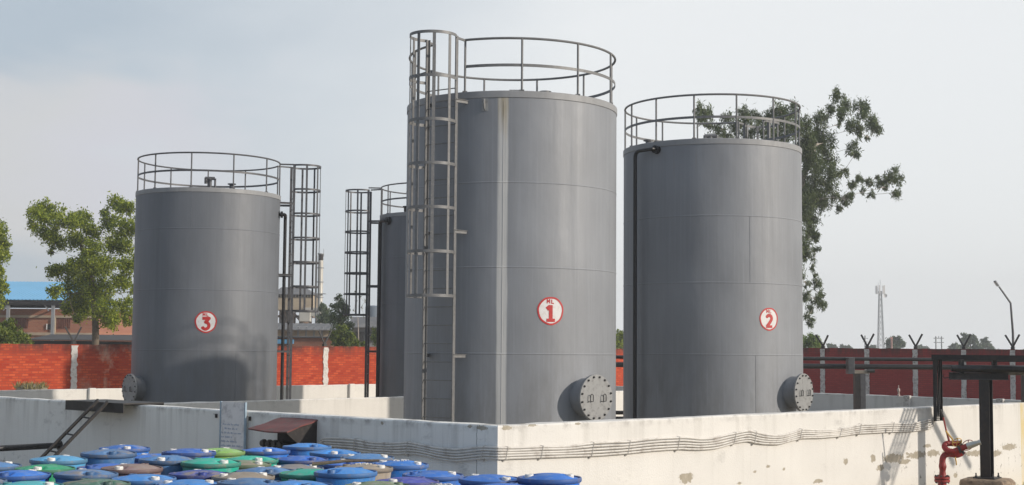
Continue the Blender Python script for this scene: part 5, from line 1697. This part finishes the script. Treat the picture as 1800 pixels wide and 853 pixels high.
# middle: long shed with grey roof
GY = 112.0
t = thing('warehouse', (X_(540, GY), GY + 5, 0), 'long tan warehouse with a grey roof, over the brick wall between the rear tanks', 'building')
bs = tuple(t.location)
gx0, gx1 = X_(430, GY), X_(592, GY)
z0_, z1_ = Z_(580, GY, 540), Z_(567, GY, 540)
q = MB(); q.box(((gx0 + gx1) / 2, GY + 5, z0_ / 2), (gx1 - gx0 - 0.2, 9.6, z0_)); wl_ = q.build('wall', M['tan_wall'], t, base=bs)
q = MB(); n_ = 28
vs = []
for i in range(n_ + 1):
    x = gx0 + (gx1 - gx0) * i / n_; u_ = 0.03 * (i % 2)
    vs += [(x, GY - .4, z0_ + u_), (x, GY + 5, z1_ + u_), (x, GY + 10.4, z0_ + u_), (x, GY + 10.4, z0_ - .05), (x, GY + 5, z1_ - .05), (x, GY - .4, z0_ - .05)]
fs = []
for i in range(n_):
    for j in range(6): fs.append((i * 6 + j, (i + 1) * 6 + j, (i + 1) * 6 + (j + 1) % 6, i * 6 + (j + 1) % 6))
fs += [tuple(range(6)), tuple(n_ * 6 + j for j in range(5, -1, -1))]
q.add(vs, fs); q.build('roof', M['grey_roof'], t, base=bs, smooth=0)
q = MB()
for px in (508, 524, 538, 552, 566): q.box((X_(px, GY), GY + 0.17, Z_(586, GY, 540)), (0.12, 0.1, 1.0))
q.build('downpipe', M['far_steel'], t, base=bs)
LY = 100.0
t = thing('low_brick_building', (X_(540, LY), LY + 2, 0), 'low red brick building with a thin dark roof in front of the tan warehouse', 'building')
bs = tuple(t.location); lx0, lx1 = X_(440, LY), X_(582, LY); lz = Z_(594, LY, 540)
q = MB(); q.box(((lx0 + lx1) / 2, LY + 2.2, lz / 2), (lx1 - lx0, 4, lz)); q.build('wall', M['far_brick'], t, base=bs)
q = MB(); q.box(((lx0 + lx1) / 2, LY + 2.2, lz + 0.06), (lx1 - lx0 + 0.5, 4.6, 0.1), bev=0.02); q.build('roof', M['grey_roof'], t, base=bs)
q = MB(); q.box((X_(500, LY), LY - 0.1, Z_(601, LY, 540)), (1.4, 0.3, 0.3)); q.build('blue_tank', M['blue_roof'], t, base=bs)
# processing tower
TY = 150.0
t = thing('processing_plant', (X_(522, TY), TY + 3, 0), 'tan hopper building on rusty steelwork, seen through the ladder cage of the ML 3 tank', 'building')
bs = tuple(t.location)
hx0, hx1 = X_(480, TY), X_(548, TY); ha, hb_, hc = Z_(545, TY, 525), Z_(518, TY, 525), Z_(503, TY, 525)
q = MB(); q.box(((hx0 + hx1) / 2, TY + 3, (ha + hb_) / 2), (hx1 - hx0, 6, hb_ - ha)); q.build('hopper', M['tan_wall'], t, base=bs)
q = MB(); xm = (hx0 + X_(512, TY)) / 2
vs = [(hx0 - .2, TY - .2, hb_), (hx1 + .2, TY - .2, hb_), (hx1 + .2, TY + 6.2, hb_), (hx0 - .2, TY + 6.2, hb_), (X_(486, TY), TY + 3, hc), (X_(528, TY), TY + 3, hc)]
q.add(vs, [(0, 1, 5, 4), (1, 2, 5), (2, 3, 4, 5), (3, 0, 4), (3, 2, 1, 0)]); q.build('roof', M['grey_roof'], t, base=bs, smooth=0)
q = MB()
for k in range(14): q.box((hx0 + (hx1 - hx0) * k / 13, TY - 0.06, hb_ - 0.15), (0.16, 0.1, 0.3))
q.build('louvre', M['dark_open'], t, base=bs)
q = MB()
for px in (484, 498, 514, 530, 545):
    for yy in (0.2, 5.8): q.box((X_(px, TY), TY + yy, ha / 2), (0.3, 0.3, ha))
for (pa, za, pb2, zb3) in ((484, 0.55, 514, 0.98), (514, 0.98, 545, 0.6), (498, 0.9, 530, 0.9)):
    q.bar((X_(pa, TY), TY + .2, ha * za), (X_(pb2, TY), TY + .2, ha * zb3), 0.18, 0.18)
q.box(((hx0 + hx1) / 2, TY + 3, ha * 0.72), (hx1 - hx0 + 1.5, 5, 0.25)); q.box(((hx0 + hx1) / 2, TY + 3, ha * 0.9), (hx1 - hx0, 5, 0.2))
q.cyl((X_(520, TY), TY + 2, ha * .5), (X_(536, TY), TY + 2, ha * .95), 0.5, 12); q.cyl((X_(500, TY), TY + 2, ha * .72), (X_(500, TY), TY + 2, ha), 0.9, 14)
q.build('steelwork', M['rust'], t, base=bs)
q = MB(); q.box((X_(556, TY), TY - 0.4, Z_(549, TY, 556)), (2.6, 1.0, 0.9), bev=.03); q.box((X_(538, TY), TY - 0.4, Z_(556, TY, 540)), (1.2, 1.2, 1.2), bev=.05); q.build('duct', M['pale_metal'], t, base=bs)
CY = 144.0
cx_ = X_(562, CY)
t = thing('steel_chimney', (cx_, CY, 0), 'slim pale steel chimney with a sooty top, behind the ladder cage', 'chimney')
bs = tuple(t.location); zt5 = Z_(446, CY, 562)
q = MB(); r_c = 0.26; q.lathe([(r_c * 1.1, 0), (r_c * 1.1, zt5 * .5), (r_c, zt5 * .52), (r_c, zt5 - 0.7)], 20, (cx_, CY, 0)); q.build('stack', M['pale_metal'], t, base=bs)
q = MB(); q.lathe([(r_c, zt5 - 0.7), (r_c, zt5), (r_c - .04, zt5), (r_c - .04, zt5 - .5), (0, zt5 - .5)], 20, (cx_, CY, 0)); q.build('sooty_top', M['near_black'], t, base=bs)
q = MB()
for z in (zt5 * .4, zt5 * .52, zt5 * .63, zt5 * .76, zt5 * .88, zt5 - .03): q.lathe([(r_c + .01, z - .05), (r_c + .08, z - .05), (r_c + .08, z + .05), (r_c + .01, z + .05)], 20, (cx_, CY, 0))
q.box((cx_ + .1, CY - .1, zt5 * .66), (1.0, .8, .06)); q.bar((cx_ - .42, CY, 0.2), (cx_ - .42, CY, zt5 - .2), .1, .1); q.cyl((cx_ + .28, CY, zt5 - .3), (cx_ + .28, CY, zt5 + .5), .025, 5)
q.build('band', M['far_steel'], t, base=bs)
# right of the gap: grey sheds and a tank block
t = thing('grey_shed', (X_(650, 118), 121, 0), 'dark grey shed roofs seen left of the half hidden tank, over the brick wall', 'building')
bs = tuple(t.location)
q = MB(); xa_, xb_ = X_(618, 118), X_(700, 118); q.box(((xa_ + xb_) / 2, 121, Z_(575, 118, 650) / 2), (xb_ - xa_, 6, Z_(575, 118, 650))); q.build('wall', plain('grey_clad', (0.2, 0.2, 0.21), .8, .2, .6), t, base=bs)
q = MB(); za, zb3 = Z_(576, 118, 650), Z_(556, 118, 650)
vs = [(xa_ - .3, 117.5, za), (xb_ + .3, 117.5, za), (xb_ + .3, 124.5, za), (xa_ - .3, 124.5, za), (xa_ - .3, 121, zb3), (xb_ + .3, 121, zb3)]
q.add(vs, [(0, 1, 5, 4), (2, 3, 4, 5), (1, 2, 5), (3, 0, 4), (3, 2, 1, 0)]); q.build('roof', M['grey_roof'], t, base=bs, smooth=0)
q = MB()
for px in (628, 636, 650, 660): q.box((X_(px, 117.9), 117.9, Z_(592, 118, 650)), (0.35, 0.1, 0.8))
q.build('window', M['dark_open'], t, base=bs)
q = MB(); a = at(656, 540, 170); q.lathe([(0.95, 0), (0.95, a.z), (0.8, a.z + .15), (0, a.z + .2)], 20, (a.x, 170, 0)); q.lathe([(0.97, a.z * .5), (1.02, a.z * .5), (1.02, a.z * .55), (0.97, a.z * .55)], 20, (a.x, 170, 0))
o = q.build('silo', plain('blue_grey_silo', (0.12, 0.15, 0.19), .6, .15, .5), base=(a.x, 170, 0)); tag(o, 'dark blue grey silo top just right of the rear ladder', 'silo')

# street lamp
LYY = 74.0
lp0 = at(1780.5, 585, LYY); l1 = at(1776.5, 533, LYY); l2 = at(1756, 504, LYY)
t = thing('street_lamp', (lp0.x, LYY, 0), 'slim street lamp with a bent arm behind the maroon wall at right', 'street lamp')
bs = tuple(t.location)
q = MB(); q.tube([Vector((lp0.x + 0.02, LYY, 0)), lp0, l1], [0.075, 0.06, 0.05], 10); q.build('pole', M['steel_dark'], t, base=bs)
q = MB(); q.tube([l1, l2], [0.048, 0.042], 10); q.build('arm', M['steel_dark'], t, base=bs)
dl = (l2 - l1).normalized()
q = MB(); c = at(1751.5, 498.5, LYY); sd = Vector((0, 1, 0)); up = sd.cross(dl).normalized()
q.box(c, (0.34, 0.24, 0.09), (dl, sd, up), bev=0.03)
q.build('lamp_head', M['far_steel'], t, base=bs)
q = MB(); q.box(c + up * -0.05 if up.z > 0 else c + up * 0.05, (0.24, 0.18, 0.012), (dl, sd, up)); q.build('lens', M['sign_white'], t, base=bs)
# lattice mast
AY = 420.0
a = at(1548.5, 617, AY); zt6 = at(1548.5, 512, AY).z
t = thing('lattice_mast', (a.x, AY, 0), 'grey lattice telecom mast with antennas, far beyond the maroon wall', 'mast')
bs = tuple(t.location)
q = MB()
def mw(z): return 0.85 * (1 - z / (zt6 * 1.4)) + 0.1
lv_ = [zt6 * k / 12 for k in range(13)]
for i, j in ((-1, -1), (1, -1), (1, 1), (-1, 1)):
    q.bar((a.x + i * mw(0), AY + j * mw(0), 0), (a.x + i * mw(zt6), AY + j * mw(zt6), zt6), .13, .13)
for z0, z1 in zip(lv_, lv_[1:]):
    for (i, j, k, l) in ((-1, -1, 1, -1), (1, -1, 1, 1), (1, 1, -1, 1), (-1, 1, -1, -1)):
        q.bar((a.x + i * mw(z0), AY + j * mw(z0), z0), (a.x + k * mw(z1), AY + l * mw(z1), z1), .08, .08)
        q.bar((a.x + k * mw(z0), AY + l * mw(z0), z0), (a.x + i * mw(z1), AY + j * mw(z1), z1), .08, .08)
        q.bar((a.x + i * mw(z1), AY + j * mw(z1), z1), (a.x + k * mw(z1), AY + l * mw(z1), z1), .08, .08)
q.build('lattice', M['far_steel'], t, base=bs)
for (dx, dy, h) in ((-1.1, -.6, 2.4), (-.5, -1.2, 2.6), (.5, -1.2, 2.4), (1.1, -.6, 2.6), (1.1, .6, 2.4), (-1.1, .6, 2.5)):
    q = MB(); q.box((a.x + dx, AY + dy, zt6 - 0.2 + h / 2 - .6), (.34, .25, h), bev=.05); q.bar((a.x + dx, AY + dy, zt6 - .6), (a.x, AY, zt6 - .9), .1, .1)
    q.build('antenna', M['sign_white'], t, base=bs)
q = MB(); q.cyl((a.x, AY, zt6 - .5), (a.x, AY, zt6 + 3.4), .06, 6); q.cyl((a.x - .6, AY, zt6 - .5), (a.x - .6, AY, zt6 + 2.6), .05, 6); q.build('lightning_rod', M['far_steel'], t, base=bs)
q = MB(); c = Vector((a.x + 1.2, AY - .5, zt6 - 1.4)); q.lathe([(0, 0), (.3, .03), (.55, .16), (.6, .26)], 18, c, (Vector((1, 0, 0)), Vector((0, 0, 1)), Vector((.3, -1, 0)).normalized())); q.build('dish', M['sign_white'], t, base=bs)
# double pole frame and single poles beyond the wall
FY = 230.0
a, b = at(1645, 592, FY), at(1655, 592, FY)
q = MB()
for c in (a, b): q.cyl((c.x, FY, 0), (c.x, FY, c.z), .11, 8)
for dz in (0.25, 0.95): q.box(((a.x + b.x) / 2, FY, a.z - dz), (b.x - a.x + .7, .12, .12))
for k in range(3):
    xx = a.x + (b.x - a.x) * k / 2
    q.cyl((xx, FY, a.z - .2), (xx, FY, a.z + .12), .05, 6)
o = q.build('power_pole', M['far_steel'], base=((a.x + b.x) / 2, FY, 0)); tag(o, 'double power pole with two crossbars, beyond the maroon wall', 'power pole')
a = at(1520.5, 590, 200)
q = MB(); q.cyl((a.x, 200, 0), (a.x, 200, a.z), .09, 8); q.box((a.x, 200, a.z - .4), (.9, .08, .08)); q.box((a.x, 200, a.z - .9), (.7, .08, .08))
o = q.build('power_pole', M['far_steel'], base=(a.x, 200, 0)); tag(o, 'thin single power pole left of the lattice mast', 'power pole')
a = at(1567, 593, 150)
q = MB(); q.cyl((a.x, 150, 0), (a.x, 150, a.z), .1, 8); q.box((a.x, 150, a.z - .1), (.25, .25, .2))
o = q.build('marker_post', plain('red_white_post', (0.5, 0.3, 0.26), .8, .3, 2), base=(a.x, 150, 0)); tag(o, 'short reddish post beyond the wall, right of the lattice mast', 'post')

# ------------------------------------------------------------------ haze
hz_ = bpy.data.materials.new('haze')
hz_.use_nodes = True
n_ = hz_.node_tree.nodes; n_.clear()
ho = n_.new('ShaderNodeOutputMaterial'); hv = n_.new('ShaderNodeVolumePrincipled')
hv.inputs['Color'].default_value = (0.93, 0.95, 0.97, 1)
hv.inputs['Density'].default_value = 0.0009
hz_.node_tree.links.new(hv.outputs[0], ho.inputs['Volume'])
q = MB(); q.box((0, 230, 13.5), (900, 560, 29.0))
o = q.build('haze', hz_, smooth=0)
o['kind'] = 'stuff'
tag(o, 'pale haze hanging in the air over the whole yard', 'haze')
